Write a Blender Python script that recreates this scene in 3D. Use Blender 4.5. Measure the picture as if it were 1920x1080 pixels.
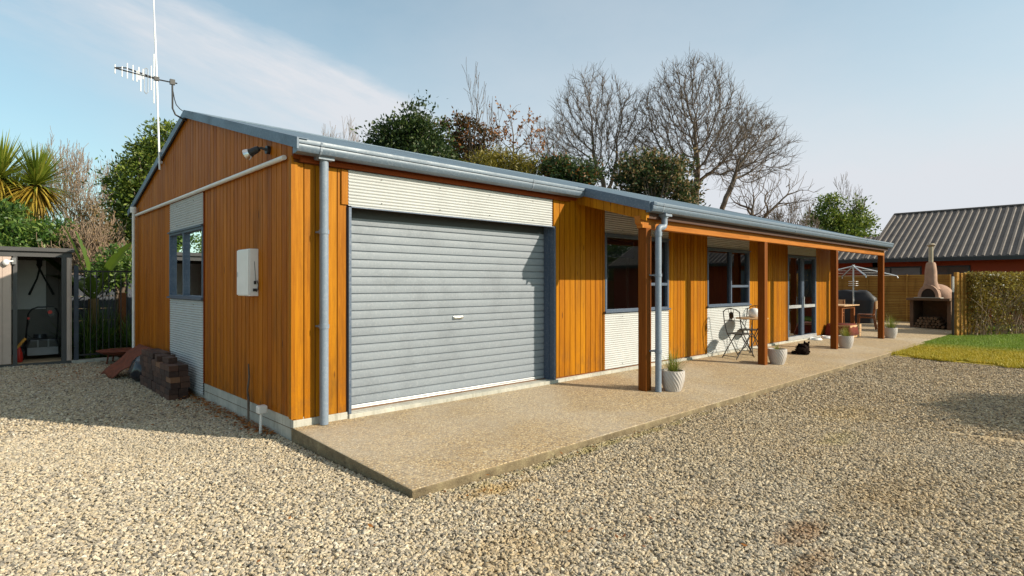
import bpy, math, random
import numpy as np
from mathutils import Vector, Matrix
R = math.radians
for o in list(bpy.data.objects): bpy.data.objects.remove(o)
scene = bpy.context.scene
col = scene.collection

# ------------------------------------------------------------------ camera
CAM = (-2.30, -5.478, 1.5)
F = 1094.0; H0 = 533.0
AZ = math.atan((2116 - 960) / F)            # angle between the view axis and the +X wall
SX, CX = math.sin(AZ), math.cos(AZ)
cd = bpy.data.cameras.new('camera'); cam = bpy.data.objects.new('camera', cd); col.objects.link(cam)
cam.location = CAM
cam.rotation_euler = (R(90), 0, math.atan2(SX, CX) - R(90))
cd.sensor_width = 36; cd.lens = 36 * F / 1920
cd.shift_y = -(540 - H0) / 1920
cd.clip_start = 0.05; cd.clip_end = 2000
scene.camera = cam
def at(x, y, D):
    """a direction in the photo and a depth in metres -> a point of the place"""
    t = (x - 960) / F
    return Vector((CAM[0] + D * (t * SX + CX), CAM[1] + D * (-t * CX + SX), CAM[2] + D * (H0 - y) / F))

# ------------------------------------------------------------------ light
SUN_EL = R(27.5); SUN = Vector((.527 * math.cos(SUN_EL), -.85 * math.cos(SUN_EL), math.sin(SUN_EL))).normalized()
world = bpy.data.worlds.new('World'); scene.world = world; world.use_nodes = True
wt = world.node_tree; wt.nodes.clear()
def wn(t, **k):
    n = wt.nodes.new(t)
    for a, b in k.items(): setattr(n, a, b)
    return n
def wl(a, b): wt.links.new(a, b)
wo = wn('ShaderNodeOutputWorld'); bg = wn('ShaderNodeBackground'); sky = wn('ShaderNodeTexSky', sky_type='NISHITA')
sky.sun_disc = False; sky.sun_elevation = SUN_EL; sky.sun_rotation = math.atan2(.527, -.85)
sky.air_density = 1.0; sky.dust_density = 1.2; sky.ozone_density = 1.0; sky.altitude = 50
bg.inputs['Strength'].default_value = 0.115
tc = wn('ShaderNodeTexCoord')
def wmath(op, a, b=None, c=None, clamp=False):
    n = wn('ShaderNodeMath', operation=op); n.use_clamp = clamp
    for i, v in enumerate((a, b, c)):
        if v is None: continue
        if isinstance(v, (int, float)): n.inputs[i].default_value = v
        else: wl(v, n.inputs[i])
    return n.outputs[0]
def wdot(vec):
    n = wn('ShaderNodeVectorMath', operation='DOT_PRODUCT'); wl(tc.outputs['Generated'], n.inputs[0]); n.inputs[1].default_value = vec
    return n.outputs['Value']
def wnoise(scale, stretch, detail=6, rough=.6):
    m = wn('ShaderNodeMapping'); m.inputs['Scale'].default_value = stretch; m.inputs['Rotation'].default_value = (0, 0, R(20))
    wl(tc.outputs['Generated'], m.inputs['Vector'])
    n = wn('ShaderNodeTexNoise'); n.inputs['Scale'].default_value = scale; n.inputs['Detail'].default_value = detail; n.inputs['Roughness'].default_value = rough
    wl(m.outputs[0], n.inputs['Vector']); return n.outputs['Fac']
cv = Vector(CAM)
dA = (at(230, -40, 10) - cv).normalized(); dB = (at(740, 205, 10) - cv).normalized()
nB = dA.cross(dB).normalized(); 
if nB.z < 0: nB = -nB
dM = dB
n1 = wnoise(3.0, (1, 1, 2.5)); n2 = wnoise(11, (1, 1, 2.0))
off = wmath('ADD', wdot(nB), wmath('MULTIPLY', wmath('SUBTRACT', n1, .5), .09))
# cirrus streak: crisp upper edge, soft below
up = wmath('MULTIPLY_ADD', off, -42, 1.0, True)
dn = wmath('MULTIPLY_ADD', off, 7.5, 1.2, True)
along = wmath('MULTIPLY_ADD', wdot(dM - (dM.dot(dA)) * dA * 0), 0, 1.0)
tang = (dB - dA * dA.dot(dB)).normalized()
far_end = wmath('MULTIPLY_ADD', wdot(tang), -14, 14 * dB.dot(tang) + 1.2, True)
streak = wmath('MULTIPLY', wmath('MULTIPLY', up, dn), far_end)
tang_ = (dB - dA * dA.dot(dB)).normalized()
cb3 = wn('ShaderNodeCombineXYZ'); wl(wmath('MULTIPLY', wdot(tang_), 2.6), cb3.inputs[0]); wl(wmath('MULTIPLY', wdot(nB), 15.0), cb3.inputs[1]); wl(wmath('MULTIPLY', n1, .8), cb3.inputs[2])
n3 = wn('ShaderNodeTexNoise'); n3.inputs['Scale'].default_value = 1.5; n3.inputs['Detail'].default_value = 7; n3.inputs['Roughness'].default_value = .62; wl(cb3.outputs[0], n3.inputs['Vector'])
streak = wmath('MULTIPLY', streak, wmath('MULTIPLY_ADD', n3.outputs['Fac'], 2.2, -.45, True))
veil = wmath('MULTIPLY', wmath('MULTIPLY_ADD', wnoise(1.6, (1, 1, 2)), 1.6, -.45, True), .34)
sep = wn('ShaderNodeSeparateXYZ'); wl(tc.outputs['Generated'], sep.inputs[0])
zz = wmath('MAXIMUM', sep.outputs['Z'], 0.0)
hz = wmath('POWER', wmath('SUBTRACT', 1.0, zz), 2.5)
right = wmath('MULTIPLY_ADD', wdot((at(1900, 300, 10) - cv).normalized()), 1.1, -.25, True)
mask = wmath('ADD', wmath('MULTIPLY', streak, .62), veil)
mask = wmath('ADD', mask, wmath('MULTIPLY', hz, wmath('MULTIPLY_ADD', right, 1.2, .38)), clamp=True)
mixc = wn('ShaderNodeMix', data_type='RGBA')
wl(mask, mixc.inputs['Factor']); 
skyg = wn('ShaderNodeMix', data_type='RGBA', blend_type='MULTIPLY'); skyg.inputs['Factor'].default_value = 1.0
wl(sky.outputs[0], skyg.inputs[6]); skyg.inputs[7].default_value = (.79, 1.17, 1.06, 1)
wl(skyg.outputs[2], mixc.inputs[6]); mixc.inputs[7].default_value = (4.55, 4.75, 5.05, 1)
# unseen overhead sky greyed, added to take blue out of the ambient light
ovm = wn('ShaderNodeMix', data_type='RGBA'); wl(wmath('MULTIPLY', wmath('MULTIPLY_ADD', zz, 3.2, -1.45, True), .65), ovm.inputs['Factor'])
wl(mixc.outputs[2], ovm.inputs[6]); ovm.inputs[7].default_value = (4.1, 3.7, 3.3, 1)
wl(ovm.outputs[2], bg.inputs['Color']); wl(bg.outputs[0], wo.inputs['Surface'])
sl = bpy.data.lights.new('sun', 'SUN'); sl.energy = 4.6; sl.angle = R(0.53); sl.color = (1.0, 0.88, 0.70)
so = bpy.data.objects.new('sun', sl); col.objects.link(so); so.rotation_euler = SUN.to_track_quat('Z', 'Y').to_euler(); so.location = (5, -12, 12)
scene.view_settings.view_transform = 'Standard'; scene.view_settings.look = 'None'
scene.view_settings.exposure = 0.5; scene.view_settings.gamma = 1.0
scene.render.engine = 'CYCLES'
scene.cycles.max_bounces = 6; scene.cycles.transparent_max_bounces = 12

# ------------------------------------------------------------------ helpers
class MB:
    def __init__(s): s.v = []; s.f = []
    def add(s, vs, fs):
        b = len(s.v); s.v.extend([tuple(p) for p in vs]); s.f.extend([tuple(i + b for i in f) for f in fs]); return s
    def box(s, x0, x1, y0, y1, z0, z1):
        vs = [(x, y, z) for x in (x0, x1) for y in (y0, y1) for z in (z0, z1)]
        return s.add(vs, [(0, 1, 3, 2), (4, 6, 7, 5), (0, 4, 5, 1), (2, 3, 7, 6), (0, 2, 6, 4), (1, 5, 7, 3)])
    def obox(s, c, size, rot=(0, 0, 0)):
        m = Matrix.Translation(Vector(c)) @ (rot.to_4x4() if isinstance(rot, Matrix) else __import__('mathutils').Euler(rot).to_matrix().to_4x4())
        h = [k / 2 for k in size]
        vs = [m @ Vector((x * h[0], y * h[1], z * h[2])) for x in (-1, 1) for y in (-1, 1) for z in (-1, 1)]
        return s.add(vs, [(0, 1, 3, 2), (4, 6, 7, 5), (0, 4, 5, 1), (2, 3, 7, 6), (0, 2, 6, 4), (1, 5, 7, 3)])
    def tube(s, pts, r, n=8, caps=True):
        pts = [Vector(p) for p in pts]; m = len(pts)
        rs = r if isinstance(r, (list, tuple)) else [r] * m
        b = len(s.v); up = None
        for i, p in enumerate(pts):
            d = (pts[min(i + 1, m - 1)] - pts[max(i - 1, 0)]).normalized()
            if up is None:
                up = d.orthogonal().normalized()
            else:
                up = (up - d * up.dot(d)); up = up.normalized() if up.length > 1e-6 else d.orthogonal().normalized()
            w = d.cross(up)
            for k in range(n):
                a = 2 * math.pi * k / n; s.v.append(tuple(p + (up * math.cos(a) + w * math.sin(a)) * rs[i]))
        for i in range(m - 1):
            for k in range(n):
                k2 = (k + 1) % n; s.f.append((b + i * n + k, b + i * n + k2, b + (i + 1) * n + k2, b + (i + 1) * n + k))
        if caps: s.f.append(tuple(b + k for k in reversed(range(n)))); s.f.append(tuple(b + (m - 1) * n + k for k in range(n)))
        return s
    def lathe(s, c, prof, n=24, sq=None):
        b = len(s.v); c = Vector(c)
        for (r, z) in prof:
            for k in range(n):
                a = 2 * math.pi * k / n; s.v.append((c.x + r * math.cos(a), c.y + r * math.sin(a), c.z + z))
        for i in range(len(prof) - 1):
            for k in range(n):
                k2 = (k + 1) % n; s.f.append((b + i * n + k, b + i * n + k2, b + (i + 1) * n + k2, b + (i + 1) * n + k))
        s.f.append(tuple(b + k for k in reversed(range(n)))); s.f.append(tuple(b + (len(prof) - 1) * n + k for k in range(n)))
        return s
    def prism(s, poly, fn, a0, a1):
        n = len(poly)
        vs = [fn(p, a0) for p in poly] + [fn(p, a1) for p in poly]
        fs = [tuple(range(n)), tuple(reversed(range(n, 2 * n)))] + [(i, i + n, (i + 1) % n + n, (i + 1) % n) for i in range(n)]
        return s.add(vs, fs)
    def ball(s, c, r, n=12, m=8):
        r = r if isinstance(r, (tuple, list)) else (r, r, r)
        vs = [(c[0], c[1], c[2] - r[2])]
        for i in range(1, m):
            t = math.pi * i / m - math.pi / 2
            for k in range(n):
                a = 2 * math.pi * k / n; vs.append((c[0] + r[0] * math.cos(t) * math.cos(a), c[1] + r[1] * math.cos(t) * math.sin(a), c[2] + r[2] * math.sin(t)))
        vs.append((c[0], c[1], c[2] + r[2])); fs = []
        for k in range(n): fs.append((0, 1 + (k + 1) % n, 1 + k))
        for i in range(m - 2):
            for k in range(n):
                a = 1 + i * n + k; b = 1 + i * n + (k + 1) % n; fs.append((a, b, b + n, a + n))
        L = len(vs) - 1
        for k in range(n): fs.append((L, L - n + k, L - n + (k + 1) % n))
        return s.add(vs, fs)
def to_mesh(name, v, f, smooth=None):
    me = bpy.data.meshes.new(name); me.from_pydata(v, [], f)
    me.validate(); 
    if smooth is not None:
        me.polygons.foreach_set('use_smooth', [True] * len(me.polygons))
        if smooth < 180: me.set_sharp_from_angle(angle=R(smooth))
    me.update(); return me
def base_of(p):
    o = Vector((0, 0, 0))
    while p: o += p.location; p = p.parent
    return o
def clusters(mb, tol=.011):
    """separate pieces of a mesh builder, pieces closer than tol stay together"""
    par = list(range(len(mb.v)))
    def find(i):
        while par[i] != i: par[i] = par[par[i]]; i = par[i]
        return i
    for f in mb.f:
        a_ = find(f[0])
        for k in f[1:]: par[find(k)] = a_
    bb = {}
    for f in mb.f:
        r = find(f[0])
        e = bb.setdefault(r, [[1e9] * 3, [-1e9] * 3, []]); e[2].append(f)
        for k in f:
            for c in range(3): e[0][c] = min(e[0][c], mb.v[k][c]); e[1][c] = max(e[1][c], mb.v[k][c])
    gs = list(bb.values()); ch = True
    while ch:
        ch = False; out = []
        for g in gs:
            for h in out:
                if all(g[0][c] - tol <= h[1][c] and h[0][c] - tol <= g[1][c] for c in range(3)):
                    for c in range(3): h[0][c] = min(h[0][c], g[0][c]); h[1][c] = max(h[1][c], g[1][c])
                    h[2] += g[2]; ch = True; break
            else: out.append(g)
        gs = out
    res = []
    for g in gs:
        m = MB(); idx = {}
        for f in g[2]:
            for k in f:
                if k not in idx: idx[k] = len(m.v); m.v.append(mb.v[k])
            m.f.append(tuple(idx[k] for k in f))
        res.append(m)
    return res
def part(name, mb, mat, parent=None, smooth=None, bev=None, label=None, flip=False, kind=None, split=False):
    if split:
        return [part(name, m, mat, parent, smooth, bev, label, flip, kind) for m in clusters(mb)][0]
    b = base_of(parent)
    v = mb.v
    if b.length > 0: v = [(x - b.x, y - b.y, z - b.z) for x, y, z in v]
    me = to_mesh(name, v, mb.f, smooth); me.materials.append(mat)
    if not flip:
        import bmesh
        if len(me.polygons) < 60000:
            bm = bmesh.new(); bm.from_mesh(me); bmesh.ops.recalc_face_normals(bm, faces=bm.faces); bm.to_mesh(me); bm.free()
    o = bpy.data.objects.new(name, me); col.objects.link(o)
    if parent: o.parent = parent
    if bev:
        m = o.modifiers.new('bevel', 'BEVEL'); m.width = bev; m.segments = 2; m.limit_method = 'ANGLE'
    if label: o['label'] = label
    if kind: o['kind'] = kind
    return o
def thing(name, label, cat, loc=(0, 0, 0), group=None):
    o = bpy.data.objects.new(name, None); col.objects.link(o); o.location = loc; o.empty_display_size = .2
    return tag(o, label, cat, group)
def tag(o, label, cat, group=None, kind=None):
    o['label'] = label; o['category'] = cat
    if group: o['group'] = group
    if kind: o['kind'] = kind
    return o
def copy_tree(o, parent=None):
    c = o.copy(); col.objects.link(c); c.parent = parent
    for ch in [x for x in col.objects if x.parent == o]: copy_tree(ch, c)
    return c

# ------------------------------------------------------------------ materials
def srgb(r, g, b):
    f = lambda c: (c / 255 / 12.92) if c / 255 <= .04045 else ((c / 255 + .055) / 1.055) ** 2.4
    return (f(r), f(g), f(b), 1)
class NT:
    def __init__(s, name):
        s.m = bpy.data.materials.new(name); s.m.use_nodes = True; s.t = s.m.node_tree
        s.b = s.t.nodes['Principled BSDF']; s.out = s.t.nodes['Material Output']
        s._geo = None
    def n(s, t, **k):
        x = s.t.nodes.new(t)
        for a, b in k.items(): setattr(x, a, b)
        return x
    def l(s, a, b): s.t.links.new(a, b)
    def inp(s, n, i, v):
        if v is None: return
        if hasattr(v, 'is_output'): s.l(v, n.inputs[i])
        else: n.inputs[i].default_value = v
    def pos(s):
        if not s._geo: s._geo = s.n('ShaderNodeNewGeometry')
        return s._geo.outputs['Position']
    def sepxyz(s, v):
        n = s.n('ShaderNodeSeparateXYZ'); s.l(v, n.inputs[0]); return n.outputs
    def math(s, op, a, b=None, c=None, clamp=False):
        n = s.n('ShaderNodeMath', operation=op); n.use_clamp = clamp
        for i, v in enumerate((a, b, c)): s.inp(n, i, v)
        return n.outputs[0]
    def map(s, v, scale=(1, 1, 1), loc=(0, 0, 0), rot=(0, 0, 0)):
        n = s.n('ShaderNodeMapping'); s.l(v, n.inputs[0]); n.inputs['Scale'].default_value = scale; n.inputs['Location'].default_value = loc; n.inputs['Rotation'].default_value = rot
        return n.outputs[0]
    def noise(s, v, scale, detail=4, rough=.55, out='Fac'):
        n = s.n('ShaderNodeTexNoise'); s.l(v, n.inputs['Vector']); n.inputs['Scale'].default_value = scale; n.inputs['Detail'].default_value = detail; n.inputs['Roughness'].default_value = rough
        return n.outputs[out]
    def vor(s, v, scale, feature='F1', out='Color'):
        n = s.n('ShaderNodeTexVoronoi', feature=feature); s.l(v, n.inputs['Vector']); n.inputs['Scale'].default_value = scale; return n.outputs[out]
    def ramp(s, f, stops, interp='LINEAR'):
        n = s.n('ShaderNodeValToRGB'); s.l(f, n.inputs[0]); cr = n.color_ramp; cr.interpolation = interp
        while len(cr.elements) < len(stops): cr.elements.new(.5)
        for e, (p, c) in zip(cr.elements, stops): e.position = p; e.color = c
        return n.outputs[0]
    def mix(s, f, a, b, mode='MIX'):
        n = s.n('ShaderNodeMix', data_type='RGBA', blend_type=mode); s.inp(n, 0, f); s.inp(n, 6, a); s.inp(n, 7, b); return n.outputs[2]
    def rng(s, v, a, b, c, d):
        n = s.n('ShaderNodeMapRange'); s.l(v, n.inputs[0])
        for i, q in enumerate((a, b, c, d)): n.inputs[i + 1].default_value = q
        return n.outputs[0]
    def bump(s, h, strength=.5, dist=.01):
        n = s.n('ShaderNodeBump'); s.l(h, n.inputs['Height']); n.inputs['Strength'].default_value = strength; n.inputs['Distance'].default_value = dist
        s.l(n.outputs[0], s.b.inputs['Normal'])
    def set(s, **k):
        for a, v in k.items(): s.inp(s.b, {'color': 'Base Color', 'rough': 'Roughness', 'metal': 'Metallic', 'spec': 'Specular IOR Level', 'coat': 'Coat Weight'}[a], v)
        return s
def plain(name, c, rough=.6, metal=0, var=.12, scale=8, spec=.5, bump=0):
    """solid paint / plastic / metal with a little uneven wear"""
    t = NT(name); p = t.pos(); f = t.noise(p, scale, 5, .6)
    dark = tuple(x * (1 - var) for x in c[:3]) + (1,); lite = tuple(min(1, x * (1 + var)) for x in c[:3]) + (1,)
    t.set(color=t.ramp(f, [(.3, dark), (.7, lite)]), rough=t.rng(f, 0, 1, max(.02, rough - .08), rough + .08), metal=metal, spec=spec)
    if bump: t.bump(t.noise(p, scale * 12, 3), bump, .004)
    return t.m
def wood(name, c1, c2, pitch, axis='s', grain='z', rough=.5, gscale=1.0, streak=.35, coat=.15, weather=0.0):
    t = NT(name); p = t.pos(); x, y, z = t.sepxyz(p)
    s = t.math('ADD', x, y) if axis == 's' else z
    idx = t.math('FLOOR', t.math('DIVIDE', s, pitch))
    wnz = t.n('ShaderNodeTexWhiteNoise', noise_dimensions='1D'); t.l(idx, wnz.inputs['W']); bv = wnz.outputs['Value']
    sc = {'z': (14, 14, .55), 'x': (.55, 14, 14), 'y': (14, .55, 14)}[grain]
    cmb = t.n('ShaderNodeVectorMath', operation='ADD'); t.l(p, cmb.inputs[0])
    cx = t.n('ShaderNodeCombineXYZ'); 
    for i in range(3): t.l(t.math('MULTIPLY', bv, 37.0 + 5 * i), cx.inputs[i])
    t.l(cx.outputs[0], cmb.inputs[1])
    g = t.noise(t.map(cmb.outputs[0], tuple(k * gscale for k in sc)), 2.2, 6, .65)
    g2 = t.noise(t.map(cmb.outputs[0], tuple(k * gscale * 3 for k in sc)), 3.0, 4, .6)
    base = t.mix(bv, c1, c2)
    dark = t.mix(1.0, base, (.55, .45, .38, 1), 'MULTIPLY')
    c = t.mix(t.math('MULTIPLY', t.rng(g, .40, .72, 0, 1), streak * 2.0, clamp=True), base, dark)
    c = t.mix(t.rng(g2, .55, .75, 0, .35), c, tuple(min(1, k * 1.5) for k in c2[:3]) + (1,))
    if weather:
        w = t.noise(t.map(p, (3.0, 3.0, .5)), 1.3, 6, .7)
        c = t.mix(t.math('MULTIPLY', t.rng(w, .52, .72, 0, 1), weather, clamp=True), c, (.06, .028, .010, 1))
    if grain == 'z' and weather:
        kn = t.vor(t.map(cmb.outputs[0], (6.5, 6.5, 1.5)), 1.0, 'F1', 'Distance')
        c = t.mix(t.math('MULTIPLY', t.rng(kn, .05, .085, 1, 0), .75), c, (.07, .022, .006, 1))
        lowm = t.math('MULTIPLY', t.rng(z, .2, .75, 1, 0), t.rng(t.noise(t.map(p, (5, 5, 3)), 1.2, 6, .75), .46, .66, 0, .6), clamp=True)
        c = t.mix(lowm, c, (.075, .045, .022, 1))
    t.set(color=c, rough=t.rng(g, .3, .7, rough - .08, rough + .12), coat=coat); t.b.inputs['Coat Roughness'].default_value = .35; t.b.inputs['Specular IOR Level'].default_value = .12
    t.bump(t.math('ADD', g, t.math('MULTIPLY', g2, .6)), .35, .0025)
    return t.m
M = {}
M['clad'] = wood('stained timber cladding', (.33, .115, .0025, 1), (.44, .180, .0045, 1), .115, weather=.5, rough=.5, coat=0)
M['gable'] = wood('stained gable timber', (.33, .092, .0025, 1), (.46, .145, .004, 1), .125, weather=.5, rough=.55, coat=0)
M['post'] = wood('oiled pine post', (.17, .050, .006, 1), (.20, .062, .008, 1), .5, rough=.55, streak=.45, coat=0)
M['beam'] = wood('oiled pine beam', (.40, .145, .024, 1), (.43, .16, .028, 1), 3.1, grain='x', rough=.55, streak=.4, coat=0)
M['fascia'] = wood('red brown fascia timber', (.20, .04, .006, 1), (.23, .046, .007, 1), 3.7, grain='x', rough=.6, coat=0)
M['slat'] = wood('weathered fence timber', (.37, .18, .04, 1), (.47, .26, .065, 1), .06, axis='z', grain='y', rough=.75, coat=0, weather=.6)
M['palewood'] = wood('pale furniture timber', (.55, .36, .20, 1), (.62, .42, .25, 1), .08, grain='x', rough=.5)
M['darkwood'] = wood('dark furniture timber', (.20, .075, .03, 1), (.26, .10, .04, 1), .08, grain='z', rough=.45)
M['lining'] = plain('plaster lining', (.48, .42, .36, 1), .85, var=.04)
M['floor_in'] = plain('interior floor', (.16, .09, .05, 1), .5, var=.15, scale=3)
def steel(name, c, rough=.38, metal=.25, dirt=.25):
    t = NT(name); p = t.pos()
    f = t.noise(t.map(p, (1.2, 1.2, 1.2)), 2.0, 7, .7); f2 = t.noise(p, 45, 3, .6)
    d = t.math('MULTIPLY', t.rng(f, .48, .75, 0, 1), dirt, clamp=True)
    cc = t.mix(d, c, tuple(k * .45 for k in c[:3]) + (1,))
    cc = t.mix(t.rng(f2, .5, .8, 0, .12), cc, (.8, .8, .8, 1))
    t.set(color=cc, rough=t.rng(f, .3, .7, rough, rough + .22), metal=metal); return t.m
M['zinc'] = steel('off white corrugated steel', (.44, .455, .46, 1), .55, .0, .2)
M['rollerdoor'] = steel('grey blue roller door steel', (.21, .24, .28, 1), .45, .05, .4)
M['roof'] = steel('slate blue roofing steel', (.115, .175, .235, 1), .36, .15, .3)
M['gutter'] = steel('grey blue gutter steel', (.105, .145, .195, 1), .36, .1, .3)
M['barge'] = steel('slate blue flashing', (.085, .125, .18, 1), .4, .1, .25)
M['pipe'] = steel('grey blue downpipe', (.18, .225, .29, 1), .42, 0, .35)
M['frame'] = steel('navy grey window aluminium', (.07, .10, .155, 1), .35, .2, .15)
M['silver'] = steel('silver aluminium', (.55, .57, .60, 1), .32, .7, .1)
M['concrete'] = None
t = NT('foundation concrete'); p = t.pos(); f = t.noise(p, 3, 8, .7); f2 = t.noise(t.map(p, (9, 9, 1.5)), 3, 5, .6)
c = t.ramp(f, [(.3, (.30, .30, .27, 1)), (.7, (.52, .50, .44, 1))]); c = t.mix(t.rng(f2, .52, .75, 0, .6), c, (.16, .15, .10, 1))
t.set(color=c, rough=.85); t.bump(t.noise(p, 60, 5), .4, .004); M['concrete'] = t.m
# exposed aggregate slab
t = NT('exposed aggregate concrete'); p = t.pos()
v = t.vor(p, 68); vd = t.vor(p, 68, 'F1', 'Distance'); vs = t.sepxyz(v)
c = t.ramp(vs[0], [(0, (.17, .13, .095, 1)), (.15, (.40, .29, .175, 1)), (.38, (.54, .42, .265, 1)), (.6, (.33, .29, .25, 1)), (.74, (.60, .48, .31, 1)), (.93, (.76, .67, .52, 1))], 'CONSTANT')
c = t.mix(t.rng(vd, .35, .75, 0, .8), c, (.27, .20, .13, 1))
big = t.noise(p, .9, 6, .65); c = t.mix(t.rng(big, .42, .72, 0, .45), c, (.34, .28, .22, 1))
w = t.noise(p, 3.5, 6, .7); c = t.mix(t.rng(w, .58, .75, 0, .3), c, (.62, .57, .50, 1))
c = t.mix(1.0, c, (.95, .91, .79, 1), 'MULTIPLY'); big2 = t.noise(p, 1.7, 7, .75); c = t.mix(t.rng(big2, .50, .68, 0, .40), c, (.30, .25, .19, 1)); c = t.mix(t.rng(t.noise(p, .55, 4, .5), .5, .62, 0, .22), c, (.50, .47, .42, 1)); t.set(color=c, rough=.85); t.bump(t.math('SUBTRACT', 1.0, vd), .55, .004); M['slab'] = t.m
# gravel
GR = [(0, (.13, .115, .09, 1)), (.05, (.33, .29, .23, 1)), (.16, (.48, .42, .32, 1)), (.34, (.60, .49, .32, 1)), (.54, (.68, .57, .40, 1)), (.74, (.76, .66, .48, 1)), (.87, (.46, .41, .335, 1)), (.95, (.82, .76, .62, 1))]
def gravel_patches(t, c):
    p = t.pos(); x, y, z = t.sepxyz(p)
    c = t.mix(t.rng(t.math('ADD', x, t.math('MULTIPLY', t.noise(p, .5, 3), 3.0)), .0, 4.5, 0, 1), c, t.mix(1.0, c, (.86, .80, .70, 1), 'MULTIPLY'))
    n = t.noise(p, .75, 6, .7); c = t.mix(t.rng(n, .56, .72, 0, .45), c, (.36, .24, .11, 1))
    n2 = t.noise(t.map(p, (1, 1, 1), (7, 3, 0)), .38, 5, .6); c = t.mix(t.rng(n2, .5, .7, 0, .35), c, (.40, .36, .29, 1))
    # rusty soil patches worn through the stones and olive moss beside the slab
    for (px, py, rx, ry, colr, k) in ((1.38, -4.12, .20, .09, (.20, .095, .03, 1), .75), (.98, -4.30, .30, .07, (.22, .11, .035, 1), .6), (2.4, -4.3, .6, .25, (.30, .19, .07, 1), .4), (.55, -2.26, .30, .09, (.34, .20, .03, 1), .6), (2.0, -2.12, 1.7, .06, (.27, .22, .07, 1), .7), (5.2, -3.2, .6, .3, (.40, .28, .10, 1), .35), (.0, -3.1, .5, .25, (.34, .22, .08, 1), .35), (3.9, -3.55, .35, .14, (.30, .25, .07, 1), .4)):
        dx = t.math('DIVIDE', t.math('SUBTRACT', x, px), rx); dy = t.math('DIVIDE', t.math('SUBTRACT', y, py), ry)
        d = t.math('ADD', t.math('MULTIPLY', dx, dx), t.math('MULTIPLY', dy, dy))
        nn = t.noise(p, 4.5, 7, .8); m = t.math('SUBTRACT', t.math('MULTIPLY', nn, 4.2), t.math('ADD', t.math('MULTIPLY', d, .45), 1.35))
        c = t.mix(t.math('MULTIPLY', t.rng(m, -.1, .9, 0, 1), k, clamp=True), c, colr)
    return c
t = NT('gravel stones'); oi = t.n('ShaderNodeObjectInfo'); rnd = oi.outputs['Random']
c = t.ramp(rnd, GR, 'CONSTANT'); c = t.mix(t.rng(t.noise(t.pos(), 90, 3), .4, .7, 0, .35), c, (.42, .36, .28, 1))
c = t.mix(1.0, c, (.78, .78, .80, 1), 'MULTIPLY'); t.set(color=gravel_patches(t, c), rough=.78); M['stone'] = t.m
t = NT('gravel bed'); p = t.pos(); v = t.vor(p, 34); vd = t.vor(p, 34, 'F1', 'Distance')
c = t.ramp(t.sepxyz(v)[0], GR, 'CONSTANT'); c = t.mix(t.rng(vd, .3, .8, .0, .7), c, (.20, .155, .10, 1))
t.set(color=gravel_patches(t, c), rough=.85); t.bump(t.math('SUBTRACT', 1.0, vd), .8, .02); M['bed'] = t.m
t = NT('earth and rough grass'); p = t.pos(); c = t.ramp(t.noise(p, .4, 8, .7), [(.35, (.06, .085, .02, 1)), (.6, (.12, .13, .04, 1)), (.75, (.17, .13, .07, 1))]); t.set(color=c, rough=.95); M['earth'] = t.m
def lawn_col(t):
    p = t.pos(); x, y, z = t.sepxyz(p)
    wob = t.math('MULTIPLY', t.noise(p, .9, 4), 1.3)
    f = t.rng(t.math('ADD', x, wob), 14.6, 15.8, 0, 1)
    yel = t.ramp(t.noise(p, 3.5, 6, .7), [(.3, (.44, .36, .012, 1)), (.55, (.60, .47, .018, 1)), (.75, (.64, .46, .05, 1))])
    grn = t.ramp(t.noise(p, 2.5, 6, .7), [(.3, (.14, .26, .01, 1)), (.6, (.26, .38, .015, 1)), (.78, (.45, .40, .04, 1))])
    return t.mix(f, yel, grn)
t = NT('lawn soil'); t.set(color=t.mix(.35, lawn_col(t), (.08, .06, .03, 1)), rough=.95); t.bump(t.noise(t.pos(), 40, 5), .8, .02); M['lawn'] = t.m
t = NT('lawn blades'); oi = t.n('ShaderNodeObjectInfo')
c = lawn_col(t); c = t.mix(t.rng(oi.outputs['Random'], 0, 1, 0, .5), c, (.22, .24, .03, 1)); t.set(color=c, rough=.6); M['blade'] = t.m
def leaf(name, stops, rough=.5, trans=.35):
    t = NT(name); g = t.n('ShaderNodeNewGeometry'); t._geo = g
    c = t.ramp(g.outputs['Random Per Island'], stops); big = t.noise(g.outputs['Position'], 1.1, 4)
    c = t.mix(t.rng(big, .4, .65, 0, .45), c, stops[0][1])
    t.set(color=c, rough=rough)
    tr = t.n('ShaderNodeBsdfTranslucent'); t.l(c, tr.inputs[0]); ms = t.n('ShaderNodeMixShader'); ms.inputs[0].default_value = trans
    t.l(t.b.outputs[0], ms.inputs[1]); t.l(tr.outputs[0], ms.inputs[2]); t.l(ms.outputs[0], t.out.inputs['Surface']); return t.m
M['leaf_dark'] = leaf('dark evergreen leaves', [(0, (.018, .04, .012, 1)), (.5, (.04, .075, .018, 1)), (1, (.10, .13, .03, 1))])
M['leaf_mid'] = leaf('glossy green leaves', [(0, (.03, .08, .015, 1)), (.5, (.08, .16, .025, 1)), (1, (.20, .28, .05, 1))])
M['leaf_sun'] = leaf('sunny green leaves', [(0, (.045, .085, .012, 1)), (.5, (.13, .19, .025, 1)), (1, (.32, .36, .06, 1))])
M['leaf_yellow'] = leaf('yellow green foliage', [(0, (.10, .09, .015, 1)), (.5, (.20, .17, .02, 1)), (1, (.30, .24, .03, 1))])
M['leaf_rust'] = leaf('rust and green leaves', [(0, (.03, .035, .012, 1)), (.5, (.07, .05, .015, 1)), (1, (.26, .09, .02, 1))])
M['leaf_orange'] = leaf('dry orange leaves', [(0, (.20, .07, .02, 1)), (1, (.42, .17, .03, 1))])
M['leaf_hedge'] = leaf('olive brown hedge leaves', [(0, (.10, .065, .012, 1)), (.45, (.22, .17, .025, 1)), (.8, (.34, .26, .045, 1)), (1, (.40, .36, .10, 1))])
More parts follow.
